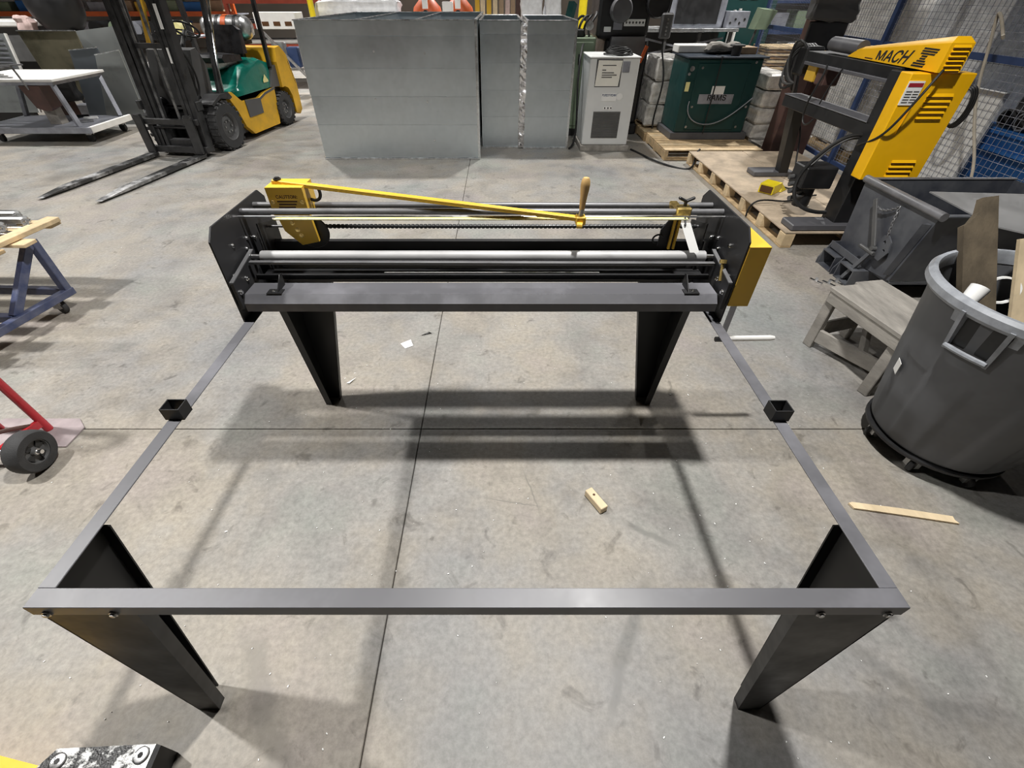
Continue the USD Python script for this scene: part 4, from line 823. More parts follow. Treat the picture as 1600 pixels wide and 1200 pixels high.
# ------------------------------------------------------------------ trash bin on a dolly
bc = V(2.19, 1.525)
tb = Thing('trash_bin', 'large dark grey plastic trash bin on a black dolly at the right edge', 'bin', (bc[0], bc[1], 0))
def binring(z, r, flute=0.0, n=144):
    a = np.linspace(0, 2 * math.pi, n, endpoint=False)
    w = np.clip(np.cos(a * 7 + .6) * 4.0, -1, 1)
    rr = r + flute * w
    return np.c_[bc[0] + rr * np.cos(a), bc[1] + rr * np.sin(a), np.full(n, z)]
RZ = lambda z: .282 + (.398 - .282) * (z - .1) / .75
levels = [(.10, RZ(.1) - .03, 0), (.105, RZ(.1) - .008, 0), (.12, RZ(.12), .001), (.18, RZ(.18), .007), (.35, RZ(.35), .007), (.52, RZ(.52), .006), (.56, RZ(.56) + .003, 0), (.70, RZ(.70), 0), (.845, RZ(.845), 0), (.845, RZ(.845) - .006, 0), (.56, RZ(.56) - .008, 0), (.12, RZ(.12) - .012, 0)]
rings = [binring(*l) for l in levels]; nn = 144
vv = np.vstack(rings + [[[bc[0], bc[1], .10]], [[bc[0], bc[1], .12]]]); ff = []
for i in range(len(rings) - 1):
    for q in range(nn):
        w = (q + 1) % nn; ff += [(i * nn + q, i * nn + w, (i + 1) * nn + w), (i * nn + q, (i + 1) * nn + w, (i + 1) * nn + q)]
k0, k1 = len(rings) * nn, (len(rings) - 1) * nn
for q in range(nn):
    w = (q + 1) % nn; ff += [(k0, w, q), (k0 + 1, k1 + q, k1 + w)]
tb.p('body', trimesh.Trimesh(vv, ff, process=False), 'bin_plastic', smooth=28)
tb.p('rim', lathe([(.385, .82), (.412, .82), (.424, .835), (.424, .862), (.412, .876), (.396, .876), (.388, .86), (.385, .82)], (bc[0], bc[1], 0), (0, 0, 1), 72), 'bin_rim', label='scuffed lighter rolled rim')
def onbin(ang, z, out=0.0):
    a = math.radians(ang); r = RZ(z) + out; return V(bc[0] + r * math.cos(a), bc[1] + r * math.sin(a), z)
for cang in (-160, 20):
    hb = tb.p('handle_recess', hull([onbin(cang + s, z, o) for s in (-10.5, 10.5) for z in (.69, .815) for o in (-.004, .006)]), 'black_plastic')
    for s in (-11, 11): tb.p('handle_strut', hull([onbin(cang + s + t, z, o) for t in (-1.1, 1.1) for z, o in ((.665, .002), (.665, .02), (.84, .004), (.84, .034))]), 'bin_rim', parent=hb)
    tb.p('handle_grip', tube([onbin(cang + s, .682, .022) for s in np.linspace(-11, 11, 9)], .011, 8), 'bin_rim', parent=hb)
    for s in (-14.5, 14.5): tb.p('handle_lug', hull([onbin(cang + s + t, z, o) for t in (-2, 2) for z, o in ((.78, .002), (.78, .016), (.83, .002), (.83, .022))]), 'bin_rim', parent=hb)
tb.p('sticker', hull([onbin(a, z, o) for a, z in ((160, .41), (166, .40), (161, .475), (167, .465)) for o in (.009, .011)]), 'paper_white', label='small white sticker')
tb.p('dolly', lathe([(0, .075), (.27, .075), (.29, .085), (.29, .098), (.26, .10), (0, .10)], (bc[0] - .01, bc[1], 0), (0, 0, 1), 40), 'black_plastic', label='round black dolly')
for a in (-141, 166, 108, 36, -36, -90):
    c = V(bc[0] + .255 * math.cos(math.radians(a)), bc[1] + .255 * math.sin(math.radians(a)), .032); d = V(-math.sin(math.radians(a)), math.cos(math.radians(a)), 0)
    ca_ = tb.p('caster', lathe([(0, 0), (.028, 0), (.032, .004), (.032, .018), (.028, .022), (0, .022)], c - d * .011, d, 18), 'rubber')
    tb.p('caster_fork', join(*[hull([c + d * o + V(dx, dy, dz) for dx in (-.012, .012) for dy in (-.012, .012) for dz in (-.004, .044)]) for o in (-.016, .016)]), 'worn_steel', parent=ca_)
# things thrown into the bin
pk = [(0, 0), (.15, 0), (.15, 1.02), (.08, 1.01), (.065, .945), (.03, .90), (0, .885)]
single('broken_plank', place(prism(pk, 'z', 0, .028), (2.05, 1.40, .285), (1, -.03, 0), (0, .655, .757)), 'wood_dark', 'broken dark weathered plank standing in the trash bin', 'plank', smooth=False)
single('wood_strip', bar((2.37, 1.52, .32), (2.27, 1.86, .955), .06, .014, up=(0, -1, .5)), 'wood_pale', 'pale wood strip leaning inside the trash bin', 'strip')
single('plank_offcut', bar((2.20, 1.30, .66), (2.45, 1.38, .70), .16, .02), 'wood_dark', 'dark wood offcut lying flat in the trash bin behind its handle', 'wood')
single('tape_ring', lathe([(.052, 0), (.060, 0), (.060, .03), (.052, .03), (.052, 0)], (2.27, 1.80, .74), (-.6, -.8, .3), 28), 'paper_white', 'white ring standing in the trash bin right of the broken plank', 'ring')
single('paper_cup', lathe([(0, 0), (.028, 0), (.036, .09), (.034, .09), (.026, .004), (0, .004)], (1.99, 1.66, .74), (.5, .3, .8), 20), 'paper_white', 'white paper cup in the trash bin left of the broken plank', 'cup')
single('trash_sheet', lumpy(2.36, 2.52, 1.40, 1.78, .62, .80, .05, 61), 'black_plastic', 'crumpled black plastic in the right of the trash bin', 'plastic', smooth=40)
# ------------------------------------------------------------------ wooden step bench
bu, bv = V(.16, -.985, 0), V(.955, .30, 0); bu /= np.linalg.norm(bu); bv /= np.linalg.norm(bv)
b0 = V(2.005, 2.40, 0)
sb = Thing('step_bench', 'low worn grey wooden step bench left of the trash bin', 'bench', b0)
def bp_(u, v, z): return b0 + bu * u + bv * v + V(0, 0, z)
W_ = 'wood_grey'
for k in range(2): sb.p('top_board', bar(bp_(0, .09 + .19 * k, .405), bp_(.56, .09 + .19 * k, .405), .186, .03, c=.005), W_)
sb.p('apron', bar(bp_(-.0, .012, .36), bp_(.56, .012, .36), .022, .075, c=.004), W_); sb.p('apron', bar(bp_(0, .36, .36), bp_(.56, .36, .36), .022, .075, c=.004), W_)
for u in (.02, .50):
    for v in (.03, .34): sb.p('leg', bar(bp_(u, v, 0), bp_(u, v, .39), .06, .035, up=tuple(bv), c=.004), W_)
sb.p('stretcher', bar(bp_(.02, .03, .09), bp_(.52, .20, .09), .025, .09, c=.004), W_)
sb.p('end_board', bar(bp_(.04, .05, .14), bp_(.04, .34, .14), .022, .10, c=.004), W_)
sb.p('brace', bar(bp_(.28, .20, .05), bp_(.10, .26, .38), .03, .05, c=.003), W_)
# ------------------------------------------------------------------ left: blue rack cart with slats and clamps
bcx = Thing('rack_cart', 'low blue steel rack cart with a slatted wood top at the left edge', 'cart', (-3.8, 2.6, 0))
BF = 'blue_frame'
for y in (2.85,):
    bcx.p('post', box(-3.145, -3.095, 2.825, 2.875, .13, .52, .004), BF)
bcx.p('brace', bar((-3.20, 2.50, .15), (-3.13, 2.83, .51), .05, .05, c=.004), BF)
bcx.p('base_rail', bar((-3.11, 2.88, .135), (-3.22, 2.15, .135), .05, .05, c=.004), BF)
bcx.p('base_rail', bar((-3.12, 2.86, .135), (-4.7, 2.92, .135), .05, .05, c=.004), BF); bcx.p('base_rail', bar((-3.21, 2.22, .135), (-4.7, 2.27, .135), .05, .05, c=.004), BF)
bcx.p('cross_rail', bar((-3.20, 2.50, .135), (-4.7, 2.55, .135), .05, .05, c=.004), BF)
bcx.p('post', box(-3.23, -3.18, 2.19, 2.24, .13, .52, .004), BF)
bcx.p('post', box(-4.72, -4.67, 2.88, 2.93, .13, .52, .004), BF); bcx.p('post', box(-4.72, -4.67, 2.24, 2.29, .13, .52, .004), BF)
for x, y in ((-3.17, 2.79), (-3.24, 2.24), (-4.66, 2.86), (-4.66, 2.30)):
    c_ = bcx.p('caster', lathe([(0, 0), (.045, 0), (.05, .005), (.05, .03), (.045, .035), (0, .035)], (x - .01, y - .017, .05), (.35, .93, 0), 22), 'rubber')
    bcx.p('caster_fork', join(hull([(x - .04, y - .03, .05), (x + .03, y - .03, .05), (x - .04, y - .025, .12), (x + .03, y - .025, .12), (x, y - .03, .04)]), box(x - .04, x + .04, y - .04, y + .04, .105, .115)), 'worn_steel', parent=c_)
for k in range(7):
    y = 2.12 + .155 * k; xe = -3.09 + .09 * math.sin(k * 2.1) - (.04 if k < 2 else 0)
    bcx.p('slat', bar((-4.85, y + .05, .545), (xe, y, .545), .095, .022, c=.003), ('wood_pallet_pale', 'wood_pallet')[k % 2])
bcx.p('end_board', bar((-3.16, 2.55, .575), (-3.10, 3.08, .575), .09, .03, c=.003), 'wood_pallet_pale')
for k in range(5):
    y = 2.66 + .105 * k; x = -3.24 - .07 * ((k * 2) % 3)
    t = Thing('toggle_clamp', ('front', 'second', 'third', 'fourth', 'rearmost')[k] + ' shiny metal clamp on the slatted blue cart, counted from the camera', 'clamp', (x, y, .556), group='shiny clamps on the blue cart')
    t.p('base', bar((x - .30, y, .563), (x + .10, y - .01, .563), .05, .012, c=.003), 'chrome'); t.p('bar', bar((x - .5, y + .01, .605), (x + .06, y, .605), .05, .05, c=.012), 'worn_steel')
    t.p('ring', lathe([(.012, 0), (.024, 0), (.024, .02), (.012, .02), (.012, 0)], (x + .07, y - .02, .60), (.2, -1, .3), 16), 'silver'); t.p('hinge', box(x - .02, x + .03, y - .02, y + .02, .569, .60, .004), 'chrome')
# ------------------------------------------------------------------ red hand truck
ht = Thing('hand_truck', 'red hand truck with black wheels standing at the left edge', 'hand truck', (-2.45, 1.5, 0))
RD = 'red_paint'
ht.p('toe_plate', prism([(-2.76, 1.50), (-2.76, 1.64), (-2.70, 1.70), (-2.295, 1.70), (-2.225, 1.635), (-2.225, 1.50)], 'z', .001, .008), 'red_worn', smooth=False, label='worn pinkish toe plate')
for x in (-2.40, -2.66): ht.p('upright_tube', tube([(x, 1.62, .01), (x, 1.60, .4), (x, 1.58, 1.15)], .019, 14), RD)
ht.p('handle', tube(spline([(-2.40, 1.58, 1.15), (-2.41, 1.55, 1.24), (-2.53, 1.52, 1.28), (-2.65, 1.55, 1.24), (-2.66, 1.58, 1.15)], 16), .019, 12), RD)
for z in (.35, .7, 1.0): ht.p('cross_tube', cyl((-2.40, 1.60, z), (-2.66, 1.60, z), .012, 12), RD)
ht.p('fender_strut', tube(spline([(-2.40, 1.60, .06), (-2.42, 1.52, .12), (-2.46, 1.42, .17), (-2.54, 1.34, .18)], 12), .011, 8), 'brown_paint')
ht.p('axle', cyl((-2.80, 1.385, .105), (-2.19, 1.385, .105), .010, 12), 'bright_steel')
ht.p('axle_bracket', hull([(-2.41, 1.375, .09), (-2.39, 1.375, .09), (-2.41, 1.375, .12), (-2.39, 1.375, .12), (-2.41, 1.60, .05), (-2.39, 1.60, .05), (-2.41, 1.60, .09), (-2.39, 1.60, .09)]), RD)
for x0, s in ((-2.285, 1), (-2.735, -1)):
    w_ = ht.p('wheel', lathe([(.06, 0), (.095, 0), (.103, .012), (.105, .03), (.105, .048), (.103, .064), (.095, .076), (.06, .076), (.06, 0)], (x0 - .0 if s > 0 else x0, 1.385, .105), (s, 0, 0), 40), 'rubber', label='black rubber wheel with spoked hub')
    ht.p('hub', lathe([(0, .03), (.055, .03), (.063, .035), (.063, .071), (.056, .071), (.053, .055), (.022, .055), (.018, .072), (0, .072)], (x0, 1.385, .105), (s, 0, 0), 32), 'cowl_grey', parent=w_)
    for k in range(4):
        a = math.pi / 2 * k + .5
        ht.p('hub_opening', hull([V(x0 + s * q, 1.385 + r_ * math.cos(a + t), .105 + r_ * math.sin(a + t)) for q in (.053, .062) for r_, t in ((.024, -.3), (.024, .3), (.051, -.36), (.051, .36))]), 'ink', parent=w_)
    ht.p('axle_nut', bolt((x0 + s * .071, 1.385, .105), (s, 0, 0), .009, .010), 'bright_steel', parent=w_)
# ------------------------------------------------------------------ bottom left: clamp plate on a yellow base
cpz = .10
kb = Thing('machine_base', 'yellow machine base at the bottom left corner carrying a scuffed dark plate', 'machine', (-1.3, .2, 0))
kb.p('yellow_frame', prism([(-1.9, .20), (-1.9, .31), (-1.47, .262), (-1.32, .236), (-1.20, .19), (-1.20, .10), (-1.9, .10)], 'z', 0, .09), 'mach_yellow', smooth=False)
pp = kb.p('clamp_plate', prism([(-1.285, .272), (-1.005, .283), (-1.0, .10), (-1.40, .10)], 'z', .0905, .104), 'scuffed_plate', smooth=False, label='scuffed steel clamp plate')
kb.p('plate_edge', hull([(-1.004, .283, .0), (-.99, .280, .0), (-.985, .10, 0), (-.999, .10, 0), (-1.004, .283, .103), (-.99, .280, .103), (-.985, .10, .103), (-.999, .10, .103)]), 'black_paint')
for x, y in ((-1.262, .243), (-1.033, .257)):
    sc_ = kb.p('screw', lathe([(0, 0), (.018, 0), (.021, .003), (.016, .005), (0, .005)], (x, y, .104), (0, 0, 1), 20), 'bright_steel', parent=pp)
    kb.p('socket', cyl((x, y, .108), (x, y, .1095), .008, 6), 'ink', parent=pp)
# ------------------------------------------------------------------ left background
wt = Thing('cart_table', 'white topped steel cart table on casters at the far left', 'cart', (-7.2, 8.2, 0))
wt.p('top', box(-7.95, -6.45, 7.68, 8.80, .79, .825, .006), 'table_white', label='white board top'); wt.p('top_frame', box(-7.92, -6.48, 7.70, 8.78, .75, .79, .004), 'cart_frame')
wt.p('platform', box(-7.95, -6.22, 7.60, 8.55, .17, .225, .006), 'cart_frame')
wt.p('platform_rail', box(-7.97, -6.20, 7.57, 7.61, .15, .235, .006), 'cart_frame'); wt.p('platform_rail', box(-6.24, -6.19, 7.61, 8.57, .15, .235, .006), 'table_white')
for x0, y0, x1, y1 in ((-6.52, 7.74, -6.40, 7.68), (-6.52, 8.74, -6.30, 8.48), (-7.88, 7.74, -7.86, 7.68), (-7.88, 8.74, -7.86, 8.48)): wt.p('leg', bar((x1, y1, .22), (x0, y0, .76), .06, .06, c=.004), 'cart_frame')
for x, y in ((-6.4, 7.75), (-6.35, 8.45), (-7.8, 7.75), (-7.8, 8.45)):
    c_ = wt.p('caster', lathe([(0, 0), (.06, 0), (.065, .005), (.065, .04), (.06, .045), (0, .045)], (x, y, .065), (.3, 1, 0), 20), 'rubber'); wt.p('caster_fork', box(x - .03, x + .05, y - .015, y + .06, .10, .16), 'worn_steel', parent=c_)
wt.p('column', box(-6.98, -6.80, 7.85, 8.0, .22, .50, .006), 'wood_grey')
wt.p('motor_box', hull([(-7.02, 7.72, .74), (-6.72, 7.72, .74), (-7.02, 7.95, .74), (-6.72, 7.95, .74), (-6.95, 7.74, .46), (-6.72, 7.74, .46), (-6.95, 7.95, .46), (-6.72, 7.95, .46), (-6.85, 7.75, .42), (-6.75, 7.75, .42)]), 'brown_paint', label='brown grey motor box under the top')
for k, (x, y) in enumerate(((-6.60, 8.2), (-6.85, 8.35), (-6.5, 7.95))):
    single('scrap_part', join(bar((x - .1, y, .245), (x + .08, y + .06, .245), .03, .03)), ('paper_white', 'black_paint', 'worn_steel')[k], ('white', 'black', 'bare steel')[k] + ' loose bar lying on the lower deck of the white cart table', 'bar')
sq = Thing('pipe_clamp', 'thin steel bar clamp standing on the edge of the white cart table', 'clamp', (-6.85, 7.75, .825))
sq.p('bar', bar((-6.83, 7.655, .70), (-6.90, 7.66, 1.0), .022, .012), 'worn_steel'); sq.p('handle', cyl((-7.05, 7.66, .985), (-6.72, 7.66, 1.0), .010, 10), 'rod_steel'); sq.p('arm', bar((-7.9, 7.75, .86), (-6.9, 7.67, .97), .02, .02), 'worn_steel')
for k in range(3): single('flat_bar', bar((-8.4, 7.85 + .16 * k, .834), (-7.1 - .2 * k, 7.80 + .16 * k, .834), .03, .012), 'sheet_grey', ('front', 'middle', 'rear')[k] + ' grey flat bar lying on the white cart table', 'bar')
def leaning(name, label, pts, thick, mat, cat='panel'):
    t = Thing(name, label, cat, (sum(p[0] for p in pts) / len(pts), pts[0][1], 0)); a = np.array(pts, float)
    t.p('sheet', hull(np.vstack([a, a + V(0, thick, 0)])), mat, smooth=False); t.p('hem', bar(a[0], a[1], .03, .014), 'galvanized_edge'); return t
leaning('metal_sheet', 'light grey sheet metal panel standing nearest the forklift mast', [(-6.62, 9.0, 1.0), (-6.20, 9.0, 1.06), (-6.26, 9.0, 0), (-6.98, 9.0, 0)], .02, 'panel_grey')
leaning('metal_sheet', 'dark blue-grey sheet metal panel standing behind the white cart table', [(-7.20, 9.25, 1.04), (-6.72, 9.25, 1.08), (-6.55, 9.25, 0), (-7.45, 9.25, 0)], .02, 'panel_blue_grey')
mb = Thing('metal_box', 'large sheet metal box with a yellowish reflection tinted into its front behind the white cart table', 'box', (-7.4, 9.6, 0))
mb.p('front', hull([(-8.1, 9.5, 1.28), (-7.12, 9.5, 1.28), (-8.0, 9.5, .3), (-7.25, 9.5, .3), (-8.1, 9.53, 1.28), (-7.12, 9.53, 1.28), (-8.0, 9.53, .3), (-7.25, 9.53, .3)]), 'panel_reflection_grey', smooth=False)
mb.p('side', hull([(-7.12, 9.5, 1.28), (-6.55, 9.9, 1.34), (-7.12, 9.5, .2), (-6.45, 9.9, .2), (-7.10, 9.52, 1.28), (-6.53, 9.92, 1.34)]), 'panel_grey', smooth=False)
mb.p('edge', bar((-8.1, 9.49, 1.285), (-7.12, 9.49, 1.285), .03, .014), 'galvanized_edge'); mb.p('foot', box(-7.9, -6.6, 9.55, 9.8, 0, .2), 'cart_frame')
ld = Thing('louvred_panel', 'grey louvred panel leaning at the far left edge', 'panel', (-8.3, 9.1, 0))
ld.p('sheet', hull([(-8.9, 9.1, 1.30), (-7.98, 9.1, 1.26), (-7.98, 8.9, .2), (-8.9, 8.9, .2), (-8.9, 9.13, 1.30), (-7.98, 9.13, 1.26), (-7.98, 8.93, .2), (-8.9, 8.93, .2)]), 'panel_grey', smooth=False)
for k in range(7): ld.p('slot', bar((-8.40, 9.085 - .013 * k, 1.20 - .06 * k), (-8.05, 9.085 - .013 * k, 1.19 - .06 * k), .012, .02), 'cart_frame')
ld.p('edge', bar((-7.97, 9.1, 1.27), (-7.97, 8.9, .2), .03, .03), 'table_white'); ld.p('foot', box(-8.8, -8.1, 8.9, 8.98, 0, .2), 'black_paint')
bk = Thing('grinder', 'dark machine body with white knob left of the white cart table', 'machine', (-7.9, 8.9, 0))
bk.p('body', lumpy(-7.92, -7.2, 8.90, 9.06, .35, .68, .05, 71), 'black_plastic', smooth=40); bk.p('knob', trimesh.creation.icosphere(2, .05).apply_translation([-7.62, 8.86, .62]), 'paper_white'); bk.p('stand', box(-7.8, -7.4, 8.92, 9.05, 0, .36), 'brown_paint')
bs = Thing('covered_machine', 'big black covered machine at the top left', 'machine', (-8.6, 11.2, 0))
v_ = trimesh.creation.icosphere(3, 1.0); v_.vertices = v_.vertices * V(.48, .4, .52) + V(-8.55, 11.2, 1.62); bs.p('cover', v_, 'black_plastic', smooth=60); bs.p('stand', box(-8.85, -8.25, 11.0, 11.5, 0, 1.2, .02), 'black_paint')
lt = Thing('paper_bench', 'bench with a white stack on top at the top left edge', 'bench', (-10, 11.5, 0))
lt.p('cabinet', box(-10.6, -9.28, 11.2, 11.9, .7, 1.26, .01), 'cowl_grey'); lt.p('white_top', box(-10.6, -9.2, 11.1, 11.95, 1.26, 1.36, .02), 'table_white'); lt.p('label', box(-9.48, -9.38, 11.19, 11.2, 1.05, 1.2), 'paper_white'); lt.p('leg', box(-10.5, -9.4, 11.3, 11.8, 0, .7), 'black_paint')
single('draped_cloth', lumpy(-9.25, -8.98, 10.9, 11.1, .9, 1.42, .08, 73), 'pink_white', 'pinkish draped cloth beside the black covered machine', 'cloth', smooth=40)
def shelf(name, label, x0, x1, y, zs, mat, items):
    t = Thing(name, label, 'rack', ((x0 + x1) / 2, y, 0))
    for x in (x0, x1): t.p('upright', box(x - .04, x + .04, y, y + .10, 0, 2.6), mat)
    for z in zs: t.p('shelf_beam', box(x0, x1, y - .02, y + .06, z - .05, z + .05), mat)
    for z in zs: t.p('deck', box(x0, x1, y + .05, y + .9, z - .03, z), 'cart_frame')
    return t
shelf('storage_rack', 'dark storage rack behind the black covered machine', -9.6, -6.6, 12.0, (.45, 1.05, 1.75), 'black_paint', 0)
for k in range(5): single('roll_goods', lathe([(0, 0), (.13, 0), (.13, .5), (0, .5)], (-8.55 + .42 * k, 12.0, 1.19), (0, 1, 0), 20), ('black_plastic', 'olive_green', 'cart_frame', 'black_plastic', 'ruler_yellow')[k], ('leftmost black', 'olive', 'grey', 'right black', 'pale yellow')[k] + ' roll lying on the middle shelf of the dark storage rack', 'roll')
for k in range(4): single('bar_stock', box(-9.3 + .05 * k, -6.7, 12.08 + .2 * k, 12.23 + .2 * k, .46, .60 - .02 * k), ('table_white', 'sheet_grey', 'cowl_grey', 'table_white')[k], ('nearest', 'second', 'third', 'farthest')[k] + ' flat bundle on the bottom shelf of the dark storage rack', 'bundle')
rk = shelf('bar_rack', 'long red-beamed bar stock rack at the back behind the forklift', -6.6, -3.0, 14.0, (.75, 1.15, 1.62), 'rack_red', 0)
kk = 0
for z in (.80, 1.20, 1.70):
    for k in range(9):
        kk += 1; y = 13.98 + .09 * k
        mt = ('black_plastic', 'cowl_grey', 'table_white')[(k + int(z * 10)) % 3] if z < 1.5 else 'rack_red'
        word = {'black_plastic': 'black', 'cowl_grey': 'grey', 'table_white': 'white', 'rack_red': 'red'}[mt] + ' round bar on the ' + {.80: 'lowest', 1.20: 'middle', 1.70: 'top'}[z] + ' beam of the red rack'
        single('stock_tube', cyl((-6.5, y, z + .045), (-3.15 + .08 * (k % 2), y, z + .045), .04, 10), mt, word + ' behind the forklift', 'tube', group=word)
pr = shelf('pallet_rack', 'tall orange-beamed pallet rack along the back at the left', -13.6, -7.0, 15.2, (.9, 1.35, 1.75), 'orange_paint', 0)
cn = [('cardboard', 'brown'), ('table_white', 'white'), ('blue_bin', 'blue'), ('machine_yellow', 'yellow'), ('cart_frame', 'grey'), ('cardboard', 'brown'), ('olive_green', 'olive')]
ordn = ('first', 'second', 'third', 'fourth', 'fifth', 'sixth', 'seventh', 'eighth', 'ninth', 'tenth')
for lv, z, h in (('lowest', .9, .26), ('middle', 1.35, .24)):
    for k in range(10):
        c_ = cn[(k * 3 + int(z * 10)) % 7]; x = -13.3 + .62 * k
        single('storage_box', box(x, x + .42 + .06 * (k % 3), 15.30, 15.8, z + .002, z + h + .03 * (k % 2), .01), c_[0], '%s box, %s from the left on the %s shelf of the orange rack' % (c_[1], ordn[k], lv), 'box', group='boxes on the orange rack')
cb = Thing('workbench_cart', 'cream steel cart with three slots behind the forklift seat', 'cart', (-4.7, 12.2, 0))
cb.p('box', box(-5.15, -4.28, 12.0, 12.5, 1.18, 1.46, .01), 'table_white')
for k in range(3): cb.p('slot', box(-5.0 + .24 * k, -4.86 + .24 * k, 11.992, 12.002, 1.24, 1.31), 'ink_brown')
for a, b in (((-5.1, 12.1, 1.18), (-5.1, 12.1, .0)), ((-4.35, 12.1, 1.18), (-4.35, 12.1, 0)), ((-5.1, 12.05, 1.18), (-4.1, 12.05, .1)), ((-5.0, 12.4, .45), (-4.2, 12.4, .45))): cb.p('tube', bar(a, b, .05, .05), 'silver')
for k in range(3): single('storage_tub', box(-5.0 + .3 * k, -4.75 + .3 * k, 12.15, 12.4, .50, .95 - .08 * k, .02), ('panel_grey', 'blue_fence', 'cowl_grey')[k], ('grey', 'blue', 'dark grey')[k] + ' tub standing under the cream slotted cart', 'tub')
# ------------------------------------------------------------------ middle background, above the ducts
single('pallet_of_tubes', lumpy(-3.95, -2.2, 12.4, 13.0, 1.17, 1.64, .08, 81), 'bag_white', 'heap of silver-white bagged goods behind the widest duct', 'goods', smooth=40)
tb2 = Thing('work_table', 'grey work table behind the duct sections', 'table', (-3.3, 12.7, 0)); tb2.p('top', box(-4.0, -2.1, 12.3, 13.1, 1.04, 1.10), 'cart_frame')
for x in (-3.9, -2.2):
    for y in (12.35, 13.0): tb2.p('leg', box(x - .04, x + .04, y - .04, y + .04, 0, 1.04), 'cart_frame')
for k in range(2):
    x = -1.66 + .72 * k
    t = Thing('orange_machine', ('left' if k == 0 else 'right') + ' orange round-topped machine behind the widest duct', 'machine', (x, 13.2, 0))
    t.p('body', lathe([(0, 0), (.34, 0), (.36, 1.3), (.30, 1.52), (.12, 1.70), (0, 1.72)], (x, 13.2, 0), (0, 0, 1), 28), 'orange_paint'); t.p('label', box(x - .06, x + .06, 12.82, 12.86, 1.50, 1.66), 'paper_white'); t.p('port', cyl((x, 12.83, 1.42), (x, 12.90, 1.42), .06, 16), 'black_plastic')
single('white_box', box(-1.25, -1.03, 12.5, 12.75, 0, 1.62, .01), 'table_white', 'tall white box between the two orange machines', 'box')
for k, (x, m_) in enumerate(((-.52, 'machine_yellow'), (-.40, 'wood_pale'), (-.26, 'machine_yellow'), (-.12, 'wood_pale'), (.02, 'cardboard'), (.16, 'pink_white'), (.28, 'cardboard'), (.40, 'brown_paint'))):
    single('upright_board', box(x - .05, x + .05, 13.1 + .02 * k, 13.16 + .02 * k, 0, 1.72 + .02 * (k % 3)), m_, 'board %s standing upright behind the narrow ducts' % ('first', 'second', 'third', 'fourth', 'fifth', 'sixth', 'seventh', 'eighth')[k] if False else ('%s upright board in the row behind the ducts, %s from the orange machines' % ({'machine_yellow': 'yellow', 'wood_pale': 'pale wood', 'cardboard': 'brown', 'pink_white': 'pink', 'brown_paint': 'dark brown'}[m_], ('first', 'second', 'third', 'fourth', 'fifth', 'sixth', 'seventh', 'eighth')[k])), 'board')
for k, (x0, x1) in enumerate(((.46, .92), (1.0, 1.34))):
    single('bagged_goods', lumpy(x0, x1, 12.9, 13.4, .54, 1.75, .06, 85 + k), 'bag_white', ('left' if k == 0 else 'right') + ' tall white bagged load behind the narrow ducts', 'bag', smooth=40)
single('green_carton', bar((1.52, 12.8, 1.30), (1.60, 12.9, 1.60), .14, .14), 'rams_green', 'small dark green carton right of the white bagged loads', 'carton')
cs = Thing('goods_stand', 'grey stand under the goods behind the narrow ducts', 'stand', (1.0, 13.2, 0)); cs.p('deck', box(.40, 2.0, 12.7, 13.5, .45, .50), 'cart_frame'); single('cardboard_stack', box(1.42, 1.75, 12.7, 13.2, .51, 1.29, .01), 'cardboard', 'tall brown carton under the small dark green carton', 'carton'); cs.p('leg', box(.5, .6, 12.8, 13.4, 0, .45), 'cart_frame'); cs.p('leg', box(1.8, 1.9, 12.8, 13.4, 0, .45), 'cart_frame')
single('yellow_bollard', lathe([(0, 0), (.075, 0), (.075, 1.75), (.05, 1.80), (0, 1.81)], (1.50, 10.6, 0), (0, 0, 1), 18), 'bright_yellow', 'yellow bollard standing behind the olive green cabinet', 'bollard')
single('yellow_pipe', cyl((-3.93, 12.1, 0), (-3.93, 12.1, 2.4), .06, 14), 'bright_yellow', 'yellow post standing behind the left end of the widest duct', 'post')
# ------------------------------------------------------------------ right background
bt = Thing('black_table', 'black steel table with crossed braces behind the green compressor', 'table', (3.2, 10.3, 0))
bt.p('top', box(2.25, 4.2, 10.0, 10.8, 1.24, 1.29, .004), 'galvanized_edge')
for x in (2.35, 2.95, 3.55, 4.1): bt.p('leg', box(x - .025, x + .025, 10.05, 10.1, 0, 1.24), 'cowl_grey')
for a, b in (((2.3, 10.08, 1.2), (4.1, 10.08, .85)), ((2.3, 10.12, .85), (4.0, 10.12, 1.15))): bt.p('brace', bar(a, b, .03, .03), 'cart_frame')
bt.p('back_sheet', box(2.3, 4.15, 10.75, 10.78, .1, 1.2), 'black_paint')
sn = Thing('dark_screen_box', 'large dark-fronted grey box standing on the black table', 'box', (3.5, 10.4, 1.29))
sn.p('frame', box(3.0, 3.98, 10.25, 10.7, 1.29, 2.1, .01), 'cart_frame'); sn.p('dark_front', box(3.10, 3.86, 10.235, 10.25, 1.34, 2.05), 'black_plastic')
sm = Thing('spotted_box', 'worn grey box with dark spots at the right end of the black table', 'box', (4.15, 10.3, 1.2))
sm.p('body', box(4.0, 4.36, 10.1, 10.5, 1.291, 1.52, .006), 'cart_frame')
for k in range(4): sm.p('hole', cyl((4.05 + .08 * k, 10.1, 1.36 + .05 * (k % 2)), (4.05 + .08 * k, 10.094, 1.36 + .05 * (k % 2)), .018, 10), 'ink')
gm = Thing('green_machine', 'tall dark green cabinet with white labels at the top right background', 'cabinet', (4.5, 11.2, 0))
gm.p('body', box(4.1, 5.2, 11.0, 11.8, 0, 2.1, .01), 'rams_green')
for x in (4.55, 4.75): gm.p('label', box(x - .07, x + .07, 10.99, 11.0, 1.66, 1.75), 'paper_white')
